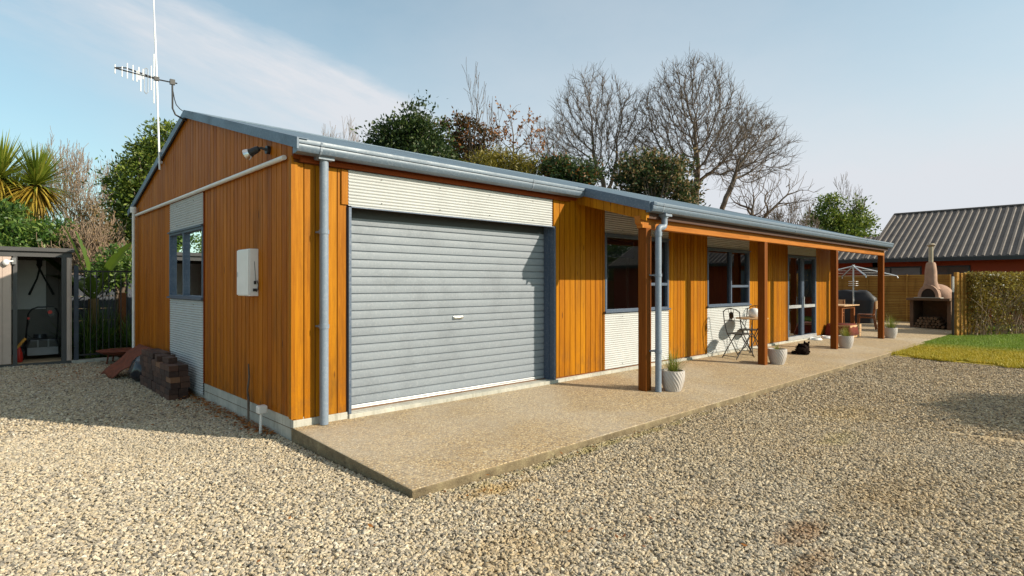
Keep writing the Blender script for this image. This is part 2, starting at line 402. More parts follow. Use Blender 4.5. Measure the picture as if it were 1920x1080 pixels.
M['leaf_straw'] = leaf('dry straw twig leaves', [(0, (.16, .10, .04, 1)), (1, (.36, .25, .11, 1))])
M['sword'] = leaf('sword leaves', [(0, (.08, .13, .012, 1)), (.5, (.24, .30, .04, 1)), (1, (.48, .46, .08, 1))], .4)
M['sword_old'] = leaf('ageing sword leaves', [(0, (.28, .17, .03, 1)), (.6, (.52, .38, .05, 1)), (1, (.62, .48, .09, 1))], .5)
M['banana'] = leaf('banana leaves', [(0, (.03, .075, .01, 1)), (1, (.16, .24, .03, 1))], .35)
M['pot_grass'] = leaf('tussock grass', [(0, (.12, .17, .02, 1)), (.6, (.28, .30, .05, 1)), (1, (.50, .42, .14, 1))], .5)
def bark(name, a, b):
    t = NT(name); p = t.pos(); f = t.noise(t.map(p, (6, 6, 1.5)), 3, 6, .7); t.set(color=t.ramp(f, [(.35, a), (.7, b)]), rough=.9); t.bump(f, .6, .02); return t.m
M['bark'] = bark('grey brown bark', (.085, .062, .048, 1), (.21, .16, .12, 1))
M['bark_pale'] = bark('pale twig bark', (.22, .15, .10, 1), (.40, .29, .20, 1))
M['glass'] = None
t = NT('window glass'); tr = t.n('ShaderNodeBsdfTransparent'); tr.inputs[0].default_value = (.62, .66, .68, 1)
gl = t.n('ShaderNodeBsdfGlossy'); gl.inputs['Roughness'].default_value = 0.0; gl.inputs['Color'].default_value = (1, 1, 1, 1)
fr = t.n('ShaderNodeFresnel'); fr.inputs['IOR'].default_value = 1.52
ms = t.n('ShaderNodeMixShader'); t.l(t.math('MULTIPLY', fr.outputs[0], 1.7, clamp=True), ms.inputs[0]); t.l(tr.outputs[0], ms.inputs[1]); t.l(gl.outputs[0], ms.inputs[2]); t.l(ms.outputs[0], t.out.inputs['Surface']); M['glass'] = t.m
M['black'] = plain('black powder coat', (.018, .018, .02, 1), .45, 0, .2)
M['bluefence'] = plain('dark blue grey fence paint', (.045, .055, .075, 1), .7, 0, .25, 5)
M['white'] = plain('white enamel', (.78, .78, .78, 1), .35, 0, .05, 5)
M['whitepvc'] = plain('white pvc', (.72, .70, .68, 1), .4, 0, .06, 5)
M['rubber'] = plain('black rubber', (.02, .02, .02, 1), .7)
M['greyplastic'] = plain('grey plastic', (.16, .165, .17, 1), .4)
M['darkplastic'] = plain('glossy black plastic', (.03, .032, .037, 1), .3)
M['red'] = plain('red plastic', (.55, .03, .02, 1), .4)
M['yellow'] = plain('yellow plastic', (.65, .30, .03, 1), .4)
M['orange'] = plain('orange brown label', (.5, .2, .05, 1), .4)
M['rust'] = plain('rusted steel', (.15, .038, .017, 1), .8, .2, .45, 14, bump=.4)
M['bag'] = plain('black bin bag', (.012, .016, .024, 1), .22, 0, .1)
M['shed'] = plain('warm grey shed steel', (.19, .165, .15, 1), .5, .1, .08)
M['shedpale'] = plain('pale beige shed steel', (.48, .38, .33, 1), .5, .1, .06)
M['shedtrim'] = plain('charcoal shed trim', (.06, .06, .062, 1), .5, .1, .1)
M['board'] = plain('white backing board', (.85, .81, .79, 1), .7, 0, .04)
M['timberfloor'] = plain('plywood floor', (.42, .30, .18, 1), .8, 0, .2)
M['redwall'] = plain('brick red plaster', (.33, .045, .012, 1), .8, 0, .08, 3)
M['greyroof'] = steel('weathered brown grey roofing', (.105, .09, .084, 1), .65, .0, .3)
M['eave'] = plain('dark eave', (.02, .025, .028, 1), .5)
M['clay'] = plain('pink buff oven clay', (.34, .215, .155, 1), .9, 0, .25, 4, bump=.5)
M['block'] = plain('brown grey block', (.15, .09, .055, 1), .9, 0, .2, 5, bump=.4)
M['firewood'] = bark('split firewood', (.08, .045, .025, 1), (.22, .14, .08, 1))
M['cover'] = plain('black vinyl cover', (.010, .012, .017, 1), .6, 0, .2, 4)
M['pot'] = plain('pale grey ceramic', (.46, .43, .41, 1), .6, 0, .07, 20)
M['soil'] = plain('potting soil', (.03, .02, .015, 1), .95)
M['fur'] = plain('black brown fur', (.012, .006, .004, 1), .9, 0, .5, 30, spec=.1)
M['blanket'] = plain('dark red blanket', (.13, .018, .008, 1), .95, 0, .15)
M['blind'] = plain('navy roller blind', (.006, .010, .035, 1), .8, 0, .1)
M['curtain'] = plain('pale curtain', (.55, .53, .50, 1), .9, 0, .05)
M['iron'] = plain('black wrought iron', (.025, .022, .02, 1), .5, .3, .2)
M['chrome'] = steel('bright steel', (.75, .75, .75, 1), .15, .9, .1)
M['aerialwhite'] = plain('white fibreglass', (.80, .80, .82, 1), .4, 0, .04)
M['eye'] = plain('amber eye', (.5, .3, .04, 1), .1)
t = NT('brown paver'); oi = t.n('ShaderNodeObjectInfo'); p = t.pos()
c = t.ramp(oi.outputs['Random'], [(0, (.040, .018, .013, 1)), (.45, (.058, .026, .018, 1)), (.76, (.085, .038, .024, 1)), (.92, (.20, .095, .048, 1))], 'CONSTANT')
c = t.mix(t.rng(t.noise(p, 30, 5), .45, .7, 0, .22), c, (.14, .08, .055, 1)); t.set(color=c, rough=.85); t.bump(t.noise(p, 120, 4), .4, .003); M['paver'] = t.m

# ------------------------------------------------------------------ ground
def sheet(name, pts, z, mat, thick=None, kind='structure'):
    mb = MB(); n = len(pts)
    if thick is None:
        mb.add([(x, y, z) for x, y in pts], [tuple(range(n))])
    else:
        mb.prism(pts, lambda q, a: (q[0], q[1], a), z - thick, z)
    o = part(name, mb, mat); o['kind'] = kind; return o
g = sheet('ground', [(-400, -400), (400, -400), (400, 400), (-400, 400)], -.035, M['earth']); g['label'] = 'earth and rough grass around the yard'
# gravel bed: gently uneven sheet
rng = np.random.default_rng(4)
def hgt(x, y):
    return .012 * np.sin(x * 1.3 + .5) * np.cos(y * 1.1) + .008 * np.sin(x * 3.1 + y * 2.3)
mb = MB(); nx, ny = 90, 110; xs = np.linspace(-10, 12.6, nx); ys = np.linspace(-12, 8.9, ny)
for j in range(ny):
    for i in range(nx):
        mb.v.append((xs[i], ys[j], float(hgt(xs[i], ys[j])) - .012))
for j in range(ny - 1):
    for i in range(nx - 1):
        cx_, cy_ = xs[i], ys[j]
        if cy_ < -1.9 and cx_ > 12.1 + (cy_ + 1.83) * .24: continue
        mb.f.append((j * nx + i, j * nx + i + 1, (j + 1) * nx + i + 1, (j + 1) * nx + i))
o = part('gravel_bed', mb, M['bed'], smooth=180); o['kind'] = 'structure'; o['label'] = 'gravel driveway bed of small tan and grey stones'

def gn_scatter(name, pts, mat, kindmesh, smin, smax, tilt, seed):
    """points -> instances of small generated pieces, all inside one geometry-nodes object"""
    me = bpy.data.meshes.new(name); me.vertices.add(len(pts)); me.vertices.foreach_set('co', np.asarray(pts, dtype=np.float32).ravel()); me.update()
    me.materials.append(mat)
    o = bpy.data.objects.new(name, me); col.objects.link(o)
    ng = bpy.data.node_groups.new(name, 'GeometryNodeTree')
    ng.interface.new_socket('Geometry', in_out='INPUT', socket_type='NodeSocketGeometry'); ng.interface.new_socket('Geometry', in_out='OUTPUT', socket_type='NodeSocketGeometry')
    N = ng.nodes; L = ng.links
    gi = N.new('NodeGroupInput'); go = N.new('NodeGroupOutput'); iop = N.new('GeometryNodeInstanceOnPoints')
    mp = N.new('GeometryNodeMeshToPoints'); L.new(gi.outputs[0], mp.inputs[0]); L.new(mp.outputs[0], iop.inputs['Points'])
    g2i = N.new('GeometryNodeGeometryToInstance')
    for src in kindmesh(N, L, mat): L.new(src, g2i.inputs[0])
    L.new(g2i.outputs[0], iop.inputs['Instance']); iop.inputs['Pick Instance'].default_value = True
    rv = N.new('FunctionNodeRandomValue'); rv.data_type = 'FLOAT_VECTOR'; rv.inputs[0].default_value = (-tilt, -tilt, 0); rv.inputs[1].default_value = (tilt, tilt, 6.283); rv.inputs['Seed'].default_value = seed
    L.new(rv.outputs[0], iop.inputs['Rotation'])
    rs = N.new('FunctionNodeRandomValue'); rs.data_type = 'FLOAT'; rs.inputs[2].default_value = smin; rs.inputs[3].default_value = smax; rs.inputs['Seed'].default_value = seed + 9
    L.new(rs.outputs[1], iop.inputs['Scale']); L.new(iop.outputs[0], go.inputs[0])
    md = o.modifiers.new('scatter', 'NODES'); md.node_group = ng
    return o
def stone_kinds(N, L, mat):
    outs = []
    for k in range(7):
        ic = N.new('GeometryNodeMeshIcoSphere'); ic.inputs['Radius'].default_value = 1.0; ic.inputs['Subdivisions'].default_value = 2
        sp = N.new('GeometryNodeSetPosition'); L.new(ic.outputs[0], sp.inputs[0])
        pn = N.new('GeometryNodeInputPosition'); nz = N.new('ShaderNodeTexNoise'); nz.noise_dimensions = '4D'
        nz.inputs['W'].default_value = k * 3.7; nz.inputs['Scale'].default_value = .75; nz.inputs['Detail'].default_value = 1
        L.new(pn.outputs[0], nz.inputs['Vector'])
        sb = N.new('ShaderNodeVectorMath'); sb.operation = 'SUBTRACT'; L.new(nz.outputs['Color'], sb.inputs[0]); sb.inputs[1].default_value = (.5, .5, .5)
        ml = N.new('ShaderNodeVectorMath'); ml.operation = 'SCALE'; L.new(sb.outputs[0], ml.inputs[0]); ml.inputs['Scale'].default_value = 2.0
        L.new(ml.outputs[0], sp.inputs['Offset'])
        tf = N.new('GeometryNodeTransform'); L.new(sp.outputs[0], tf.inputs[0])
        tf.inputs['Scale'].default_value = [(1, .75, .55), (1, .6, .5), (.9, .85, .5), (1.2, .7, .42), (.8, .7, .65), (1.1, .9, .45), (.95, .6, .6)][k]
        sm = N.new('GeometryNodeSetMaterial'); L.new(tf.outputs[0], sm.inputs[0]); sm.inputs['Material'].default_value = mat
        outs.append(sm.outputs[0])
    return outs
def in_gravel(x, y):
    slab = (x > -.01) & (y > -2.05)
    house = (x > -.01) & (y > -.1) & (y < 7)
    lawn = (y < -1.7) & (x > 12.05 + (y + 1.83) * .24)
    shed = (x < -.72) & (y > 8.35); fence = (y > 8.35)
    return ~(slab | house | lawn | shed | fence)
def cloud(n, x0, x1, y0, y1, rmin, rmax):
    p = np.stack([rng.uniform(x0, x1, n), rng.uniform(y0, y1, n)], 1)
    dx, dy = p[:, 0] - CAM[0], p[:, 1] - CAM[1]
    d = dx * CX + dy * SX; r = dx * SX - dy * CX
    k = in_gravel(p[:, 0], p[:, 1]) & (d > .9) & (np.abs(r) < d * .93 + 1.2) & (np.hypot(dx, dy) >= rmin) & (np.hypot(dx, dy) < rmax)
    return p[k]
a = cloud(420000, -5, 5, -5.4, 2.2, 0, 7.5)
b = cloud(420000, -6, 12.3, -6, 8.4, 7.5, 16)
pz = np.concatenate([a, b]); zz_ = hgt(pz[:, 0], pz[:, 1]) + rng.uniform(-.010, .002, len(pz))
og = gn_scatter('gravel', np.column_stack([pz, zz_]), M['stone'], stone_kinds, .006, .0155, .35, 3)
big_ = cloud(5200, -5, 12, -5.4, 6, 0, 13)
oc = gn_scatter('pebbles', np.column_stack([big_, hgt(big_[:, 0], big_[:, 1]) - .002]), M['stone'], stone_kinds, .014, .024, .3, 8)
tag(oc, 'larger pebbles lying among the fine driveway gravel', 'pebbles', kind='stuff')
tag(og, 'loose tan and grey gravel covering the driveway', 'gravel', kind='stuff')

# slab and patio
def slabz(y): return .133 + (y / 2.03) * .076 if y < 0 else .133
mb = MB(); fnx = lambda q, a: (a, q[0], q[1])
mb.prism([(-2.03, .057), (-2.015, .0585), (.03, .134), (.03, -.2), (-2.03, -.2)], fnx, 0.0, 15.0)
mb.prism([(-1.93, .060), (.03, .134), (9.0, .134), (9.0, -.2), (-1.93, -.2)], fnx, 15.0, 23.2)
o = part('concrete_slab', mb, M['slab'], bev=.012); o['kind'] = 'structure'; o['label'] = 'exposed aggregate concrete apron along the house front and patio'
t = NT('dirty slab edge'); p = t.pos(); f = t.noise(p, 6, 7, .75)
t.set(color=t.ramp(f, [(.3, (.085, .062, .035, 1)), (.55, (.20, .155, .09, 1)), (.75, (.33, .28, .16, 1))]), rough=.95); t.bump(t.noise(p, 70, 5), .8, .01); M['slabside'] = t.m
o.data.materials.append(M['slabside'])
for q_ in o.data.polygons:
    if abs(q_.normal.z) < .5: q_.material_index = 1
# white drip stain ring is a thin mineral film on the slab below the downpipe
# lawn
lp = [(11.95, -1.96), (23.3, -1.96), (23.3, -14), (9.0, -14)]
o = sheet('lawn', lp, .008, M['lawn'], .03); o['label'] = 'lawn beside the patio'
def blade_kinds(N, L, mat):
    outs = []
    for k in range(3):
        jn = N.new('GeometryNodeJoinGeometry')
        for b_ in range(6):
            cn = N.new('GeometryNodeMeshCone'); cn.inputs['Vertices'].default_value = 3; cn.inputs['Radius Bottom'].default_value = .10; cn.inputs['Depth'].default_value = 1.0; cn.fill_type = 'NONE'
            tf = N.new('GeometryNodeTransform'); L.new(cn.outputs[0], tf.inputs[0]); a_ = b_ * 1.05 + k
            tf.inputs['Rotation'].default_value = (.5 * math.sin(a_ * 2.1), .6 * math.cos(a_ * 1.7), a_); tf.inputs['Translation'].default_value = (.35 * math.cos(a_), .35 * math.sin(a_), 0)
            L.new(tf.outputs[0], jn.inputs[0])
        sm = N.new('GeometryNodeSetMaterial'); L.new(jn.outputs[0], sm.inputs[0]); sm.inputs['Material'].default_value = mat; outs.append(sm.outputs[0])
    return outs
q = np.stack([rng.uniform(10, 23.2, 90000), rng.uniform(-7.5, -1.93, 90000)], 1)
edge = 12.0 + (q[:, 1] + 1.83) * .24 + .12 * np.sin(q[:, 1] * 5) + .08 * np.sin(q[:, 1] * 13)
q = q[q[:, 0] > edge]
ob = gn_scatter('grass', np.column_stack([q, np.full(len(q), .015)]), M['blade'], blade_kinds, .025, .07, .3, 5)
tag(ob, 'short lawn grass, yellow in front and green towards the hedge', 'grass', kind='stuff')

# ------------------------------------------------------------------ house
house = thing('house', 'low timber clad house with roller door, slate blue roof and verandah', 'house', (0, 0, 0))
FR = lambda s, n, z: (s, n, z)          # front wall: s along X, n inward
GA = lambda s, n, z: (n, s, z)          # gable wall: s along Y, n inward
def bx(mb, mp, s0, s1, n0, n1, z0, z1):
    p0 = mp(s0, n0, z0); p1 = mp(s1, n1, z1)
    return mb.box(min(p0[0], p1[0]), max(p0[0], p1[0]), min(p0[1], p1[1]), max(p0[1], p1[1]), min(z0, z1), max(z0, z1))
def roofz(y): return 2.842 + .283 * (y + .2) if y <= 3.5 else 2.842 + .283 * (7.2 - y)
def boards(mb, mp, s0, s1, z0, z1, pitch, gap=.011, th=.02, top=None):
    s = s0
    while s < s1 - .01:
        k = math.floor(s / pitch + 1e-4); e = min((k + 1) * pitch, s1)
        a_, b_ = s + gap / 2, e - gap / 2
        if b_ - a_ > .004:
            ta = top(a_) if top else z1; tb = top(b_) if top else z1
            mb.prism([(a_, z0), (b_, z0), (b_, tb), (a_, ta)], lambda q, d: mp(q[0], d, q[1]), 0, th)
        s = e
def backing(mb, mp, s0, s1, z0, z1, n0=.012, n1=.12): bx(mb, mp, s0, s1, n0, n1, z0, z1)
WT = 2.74
# --- front cladding
fw = MB(); LO = .20
for s0, s1 in ((.0, .56), (3.665, 4.78), (6.64, 7.915), (9.76, 11.70), (13.55, 14.9)):
    top = 2.665 if s0 < 3 else WT
    boards(fw, FR, s0, s1, LO, top, .115)
backm = MB()
for s0, s1 in ((.121, .60), (3.665, 4.815), (6.60, 7.947), (9.727, 11.731), (13.52, 14.78)):
    backing(backm, FR, s0, s1, LO - .02, WT, .0125, .12)
for s0, s1, z0, z1 in ((.60, 3.665, 2.30, WT), (4.815, 6.60, LO - .02, 1.07), (4.815, 6.60, 2.27, WT), (7.947, 9.727, LO - .02, 1.07), (7.947, 9.727, 2.19, WT), (11.731, 13.52, 2.19, WT)):
    backing(backm, FR, s0, s1, z0, z1, .013, .12)
part('cladding', fw, M['clad'], house, split=True)
part('wall_lining', backm, M['darkwood'], house, split=True)
# --- gable cladding
gw = MB()
boards(gw, GA, 0.0, 2.73, .22, 2.70, .125); boards(gw, GA, 4.411, 7.0, .22, 2.70, .125)
boards(gw, GA, 0.0, 7.0, 2.703, 3, .125, top=lambda y: roofz(y) - .05)
part('gable_cladding', gw, M['gable'], house)
gb = MB()
backing(gb, GA, 0.02, 2.73, .20, 2.70); backing(gb, GA, 4.411, 6.98, .20, 2.70)
backing(gb, GA, 2.73, 4.411, .05, 1.30, .0125); backing(gb, GA, 2.73, 4.411, 2.265, 2.70, .0125)
gb.prism([(.02, 2.70), (6.98, 2.70), (6.98, roofz(6.98) - .06), (3.5, roofz(3.5) - .06), (.02, roofz(.02) - .06)], lambda q, d: (d, q[0], q[1]), .0125, .12)
part('gable_lining', gb, M['darkwood'], house, split=True)
# --- back and far walls
ow = MB(); boards(ow, FR, .0, 14.9, LO, WT, .115)
ow.v = [(x, 7.0 - y, z) for x, y, z in ow.v]
ow.box(.12, 14.78, 6.86, 6.985, .1, WT)
eb = len(ow.v); boards(ow, GA, 0.02, 6.98, LO, 3, .115, top=lambda y: roofz(y) - .05)
ow.v[eb:] = [(14.9 - x, y, z) for x, y, z in ow.v[eb:]]
ow.prism([(.02, .1), (6.98, .1), (6.98, roofz(6.98) - .06), (3.5, roofz(3.5) - .06), (.02, roofz(.02) - .06)], lambda q, d: (d, q[0], q[1]), 14.78, 14.887)
part('rear_cladding', ow, M['clad'], house)
# --- trims
tr_ = MB()
for s in (4.78, 6.605, 7.915, 9.727, 11.70, 13.52): bx(tr_, FR, s, s + .032, -.012, .02, LO, 2.66)
bx(tr_, FR, .50, .572, -.018, -.001, 2.31, 2.66)
part('window_trim', tr_, M['clad'], house, split=True)
tg = MB(); bx(tg, GA, 2.725, 2.755, -.012, .011, .22, 2.69)
part('gable_trim', tg, M['fascia'], house)
fs = MB(); bx(fs, FR, 0.0, 4.15, -.03, -.001, 2.70, 2.80); bx(fs, FR, .06, 3.98, -.045, -.031, 2.672, 2.715)
part('fascia_board', fs, M['fascia'], house, split=True)
cb = MB(); cb.box(-.018, -.001, -.020, .035, .215, 2.72); cb.box(-.001, .045, -.020, -.001, .215, 2.665)
part('corner_board', cb, M['clad'], house)
# --- foundation
fd = MB(); fd.box(.004, .119, .004, 6.996, -.25, .2195); fd.box(.119, 14.88, .006, .12, -.25, .178); fd.box(.119, 14.88, .12, 6.99, -.25, .15)
fd.box(.575, 3.70, -.035, .005, .05, .176)
fd.box(3.70, 14.86, -.022, .005, .05, .172); fd.box(.004, .575, -.014, .003, .05, .20)
part('foundation', fd, M['concrete'], house, bev=.006)
grv = MB(); grv.box(.0, .0035, .0, 7.0, .118, .122)
part('foundation_joint', grv, M['block'], house)
# --- interior shell
it = MB(); it.box(.13, 14.77, .13, 6.85, 2.50, 2.54)
it.box(3.75, 3.83, .13, 6.85, .16, 2.50); it.box(7.2, 7.28, 1.3, 6.85, .16, 2.50); it.box(10.4, 10.48, 1.6, 6.85, .16, 2.5)
it.box(3.83, 14.77, 4.2, 4.3, .16, 2.5)
it.box(3.84, 14.77, .1205, .13, .16, 1.06)if 0 else None
part('interior_walls', it, M['lining'], house, split=True)
fl = MB(); fl.box(.13, 14.77, .125, 6.85, .152, .19); part('interior_floor', fl, M['floor_in'], house)
bl = MB(); bl.box(4.9, 5.78, .14, .15, 1.93, 2.20); part('roller_blind', bl, M['blind'], house)
cu = MB()
for k in range(5): cu.tube([(13.05 + .05 * k, .22, .25), (13.05 + .05 * k, .22, 2.15)], .028, 8)
part('curtain', cu, M['curtain'], house, smooth=60)
fu = MB(); fu.box(5.2, 6.3, 1.2, 1.9, .19, .9); fu.box(8.1, 9.3, .9, 1.7, .19, .62); fu.box(8.1, 9.3, 1.5, 1.7, .6, .95); part('interior_furniture', fu, M['blind'], house, bev=.03, split=True)

def cpanel(name, mp, s0, s1, z0, z1, pitch=.033, amp=.0065, mat='zinc'):
    mb = MB(); st = pitch / 8; n = int(round((z1 - z0) / st)); rows = []
    for i in range(n + 1):
        z = z0 + (z1 - z0) * i / n; a_ = -.004 - 1.9 * amp * abs(math.sin(math.pi * z / pitch))
        rows.append((a_, z))
    b = 0
    for a_, z in rows: mb.v.append(mp(s0, a_, z)); mb.v.append(mp(s1, a_, z))
    for i in range(n): mb.f.append((2 * i, 2 * i + 1, 2 * i + 3, 2 * i + 2))
    k = len(mb.v); mb.v += [mp(s0, .010, z0), mp(s1, .010, z0), mp(s1, .010, z1), mp(s0, .010, z1)]
    mb.f += [(k, k + 1, k + 2, k + 3), (0, 1, k + 1, k), (2 * n, 2 * n + 1, k + 2, k + 3)]
    o = part(name, mb, M[mat], house, smooth=35)
    # screw heads
    sc = MB(); w = s1 - s0; nn = max(2, int(w / .9) + 1)
    for zz in ((z0 + .06), (z1 - .06)):
        for j in range(nn):
            s = s0 + w * (j + .5) / nn; c = mp(s, -.019, zz); sc.ball(c, .006, 8, 4)
    part('screw', sc, M['eave'], o, split=True)
    return o
cpanel('steel_panel', FR, .578, 3.635, 2.297, 2.668)
cpanel('steel_panel', FR, 4.815, 6.60, .20, 1.055); cpanel('steel_panel', FR, 4.815, 6.60, 2.285, 2.64)
cpanel('steel_panel', FR, 7.95, 9.724, .19, 1.055); cpanel('steel_panel', FR, 7.95, 9.724, 2.205, 2.62)
cpanel('steel_panel', FR, 11.735, 13.517, 2.205, 2.62)
cpanel('steel_panel', GA, 2.76, 4.40, .06, 1.285); cpanel('steel_panel', GA, 2.76, 4.40, 2.285, 2.69)
def window(mp, s0, s1, z0, z1, verts=(), trans=(), name='window', sill=True, fw_=.045):
    f = MB()
    bx(f, mp, s0, s0 + fw_, -.022, .06, z0, z1); bx(f, mp, s1 - fw_, s1, -.022, .06, z0, z1)
    bx(f, mp, s0 + fw_, s1 - fw_, -.021, .06, z0, z0 + fw_); bx(f, mp, s0 + fw_, s1 - fw_, -.021, .06, z1 - fw_, z1)
    for v in verts: bx(f, mp, v - fw_ / 2, v + fw_ / 2, -.018, .058, z0 + fw_, z1 - fw_)
    for a_, b_, z in trans: bx(f, mp, a_ + fw_ / 2, b_ - fw_ / 2, -.016, .056, z - .024, z + .024)
    w = part(name, f, M['frame'], house, bev=.004)
    gp = MB(); bx(gp, mp, s0 + .02, s1 - .02, .024, .028, z0 + .02, z1 - .02)
    # single reflecting surface per pane
    g_ = MB(); a_ = mp(s0 + .02, .026, z0 + .02); b_ = mp(s1 - .02, .026, z0 + .02); c_ = mp(s1 - .02, .026, z1 - .02); d_ = mp(s0 + .02, .026, z1 - .02)
    g_.add([a_, b_, c_, d_], [(0, 1, 2, 3)]); part('pane', g_, M['glass'], w)
    if sill:
        s_ = MB(); bx(s_, mp, s0 - .02, s1 + .02, -.05, -.0225, z0 - .005, z0 + .02); bx(s_, mp, s0 - .01, s1 + .01, -.045, -.0225, z1 - .012, z1 + .006)
        part('sill', s_, M['frame'], w, split=True)
    return w
window(FR, 4.815, 6.60, 1.07, 2.27, (5.835,), ((5.835, 6.60, 1.50),))
window(FR, 7.947, 9.727, 1.07, 2.19, (8.915,), ((8.915, 9.727, 1.46),))
window(GA, 2.75, 4.411, 1.30, 2.265, (3.68,))
w = window(FR, 11.731, 13.52, .205, 2.19, (12.60, 12.69), (), 'glazed_door', False, .06)
r_ = MB(); bx(r_, FR, 11.80, 12.55, -.017, .055, .93, 1.0); bx(r_, FR, 12.73, 13.45, -.017, .055, .93, 1.0); bx(r_, FR, 11.731, 13.52, -.03, -.001, .178, .262); part('door_rail', r_, M['silver'], w, split=True)
h_ = MB(); h_.tube([(12.60, -.06, .95), (12.60, -.06, 1.2)], .012); h_.tube([(12.60, -.06, .97), (12.60, -.01, .97)], .008); h_.tube([(12.60, -.06, 1.18), (12.60, -.01, 1.18)], .008); part('handle', h_, M['silver'], w)
# --- roller door
rd = MB(); prof = [(0, .017), (.006, .017), (.0085, .003), (.030, .0005), (.060, 0), (.084, .0015), (.088, .012)]
rows = []
z = .222; 
while z < 2.30:
    for dz, dn_ in prof:
        if z + dz < 2.32: rows.append((.152 + dn_, z + dz))
    z += .0905
for n_, z in rows: rd.v.append((.62, n_, z)); rd.v.append((3.655, n_, z))
for i in range(len(rows) - 1): rd.f.append((2 * i, 2 * i + 1, 2 * i + 3, 2 * i + 2))
k = len(rd.v); rd.v += [(.62, .18, rows[0][1]), (3.655, .18, rows[0][1]), (3.655, .18, rows[-1][1]), (.62, .18, rows[-1][1])]; rd.f.append((k, k + 1, k + 2, k + 3))
door = part('roller_door', rd, M['rollerdoor'], house, smooth=22, label='grey blue ribbed steel roller door')
br = MB(); br.box(.63, 3.65, .146, .172, .196, .222); br.box(.64, 3.64, .150, .168, .178, .196); part('bottom_rail', br, M['silver'], door, bev=.003)
hd = MB(); hd.box(2.04, 2.19, .138, .150, 1.078, 1.112); hd.box(2.05, 2.085, .118, .138, 1.085, 1.105); hd.box(2.145, 2.18, .118, .138, 1.085, 1.105); hd.box(2.085, 2.145, .118, .124, 1.088, 1.102)
part('handle', hd, M['chrome'], door, bev=.002)
fr_ = MB(); fr_.box(.573, .602, -.03, .20, .18, 2.30); fr_.box(.602, .625, .06, .15, .18, 2.30)
fr_.box(3.657, 3.690, -.03, .20, .18, 2.30); fr_.box(3.64, 3.657, .06, .15, .18, 2.30)
fr_.box(.573, 3.690, -.03, -.0, 2.285, 2.2965)
part('door_jamb', fr_, M['frame'], house, split=True)
hb = MB(); hb.box(.602, 3.657, .15, .24, 2.2, 2.32); part('door_head', hb, M['eave'], house)

# --- roof: corrugated steel sheets
def roofsheet(x0, x1, ya, yb, pitch=.0762, amp=.009, wide=6):
    mb = MB(); n = int((x1 - x0) / pitch * wide); za, zb = roofz(ya), roofz(yb)
    m_ = 1
    for i in range(n + 1):
        x = x0 + (x1 - x0) * i / n; dz = amp * math.sin(2 * math.pi * x / pitch)
        mb.v += [(x, ya, za + dz), (x, yb, zb + dz), (x, ya, za + dz - .004), (x, yb, zb + dz - .004)]
    for i in range(n):
        a_ = 4 * i; b_ = a_ + 4
        mb.f += [(a_, b_, b_ + 1, a_ + 1), (a_ + 2, a_ + 3, b_ + 3, b_ + 2), (a_, a_ + 2, b_ + 2, b_), (a_ + 1, b_ + 1, b_ + 3, a_ + 3)]
    return mb
rf = roofsheet(-.03, 4.13, -.17, 3.5); r2 = roofsheet(4.13, 15.2, -1.24, 3.5); rf.add(r2.v, r2.f); r3 = roofsheet(-.03, 15.2, 3.5, 7.22); rf.add(r3.v, r3.f)
roof = part('roof', rf, M['roof'], house, smooth=60)
rc = MB()
for sgn in (-1, 1):
    yb_ = 3.5 + sgn * .16; rc.prism([(3.5, roofz(3.5) + .022), (yb_, roofz(yb_) + .016), (yb_, roofz(yb_) + .010), (3.5, roofz(3.5) + .014)], lambda q, d: (d, q[0], q[1]), -.05, 15.22)
part('ridge_cap', rc, M['roof'], roof)
# barge flashings
def barge(mb, x0, x1, ya, yb, top, hgt_):
    mb.prism([(ya, roofz(ya) + top), (yb, roofz(yb) + top), (yb, roofz(yb) + top - hgt_), (ya, roofz(ya) + top - hgt_)], lambda q, d: (d, q[0], q[1]), x0, x1)
bg_ = MB(); barge(bg_, -.052, -.032, -.23, 3.5, .018, .10); barge(bg_, -.052, -.032, 3.5, 7.23, .018, .10)
barge(bg_, -.052, .06, -.23, 3.5, .022, .004); barge(bg_, -.052, .06, 3.5, 7.23, .022, .004)
part('barge_flashing', bg_, M['barge'], roof)
b2 = MB(); barge(b2, 4.105, 4.125, -1.27, -.34, .018, .12); barge(b2, 4.105, 4.20, -1.27, -.23, .022, .004)
barge(b2, 4.105, 4.125, -.34, -.08, .018, .12)
part('barge_flashing', b2, M['barge'], roof)
b3 = MB(); barge(b3, 15.205, 15.225, -1.27, 3.5, .018, .13); barge(b3, 15.205, 15.225, 3.5, 7.23, .018, .13); part('barge_flashing', b3, M['barge'], roof)
# soffit boards inside the verandah end
vb = MB(); y = -1.20
while y < -.03:
    e = min(y + .108, -.03); vb.prism([(y, roofz(y) - .09), (e, roofz(e) - .09), (e, roofz(e) - .235), (y, roofz(y) - .235)], lambda q, d: (d, q[0], q[1]), 4.13, 4.15); y += .115
vb.prism([(-1.2, roofz(-1.2) - .05), (-.03, roofz(-.03) - .05), (-.03, roofz(-.03) - .2), (-1.2, roofz(-1.2) - .2)], lambda q, d: (d, q[0], q[1]), 4.152, 4.20)
part('verandah_end_boards', vb, M['clad'], house)
# underside of verandah roof: purlins + rafters
ra = MB()
for x in [4.3 + 1.2 * k for k in range(9)] + [15.05]: ra.prism([(-1.15, roofz(-1.15) - .03), (-.02, roofz(-.02) - .03), (-.02, roofz(-.02) - .12), (-1.15, roofz(-1.15) - .12)], lambda q, d: (d, q[0], q[1]), x - .022, x + .022)
part('rafter', ra, M['fascia'], house, split=True)
sf = MB(); sf.prism([(-1.16, roofz(-1.16) - .014), (-.02, roofz(-.02) - .014), (-.02, roofz(-.02) - .026), (-1.16, roofz(-1.16) - .026)], lambda q, d: (d, q[0], q[1]), 4.2, 15.18)
part('soffit', sf, M['fascia'], house)
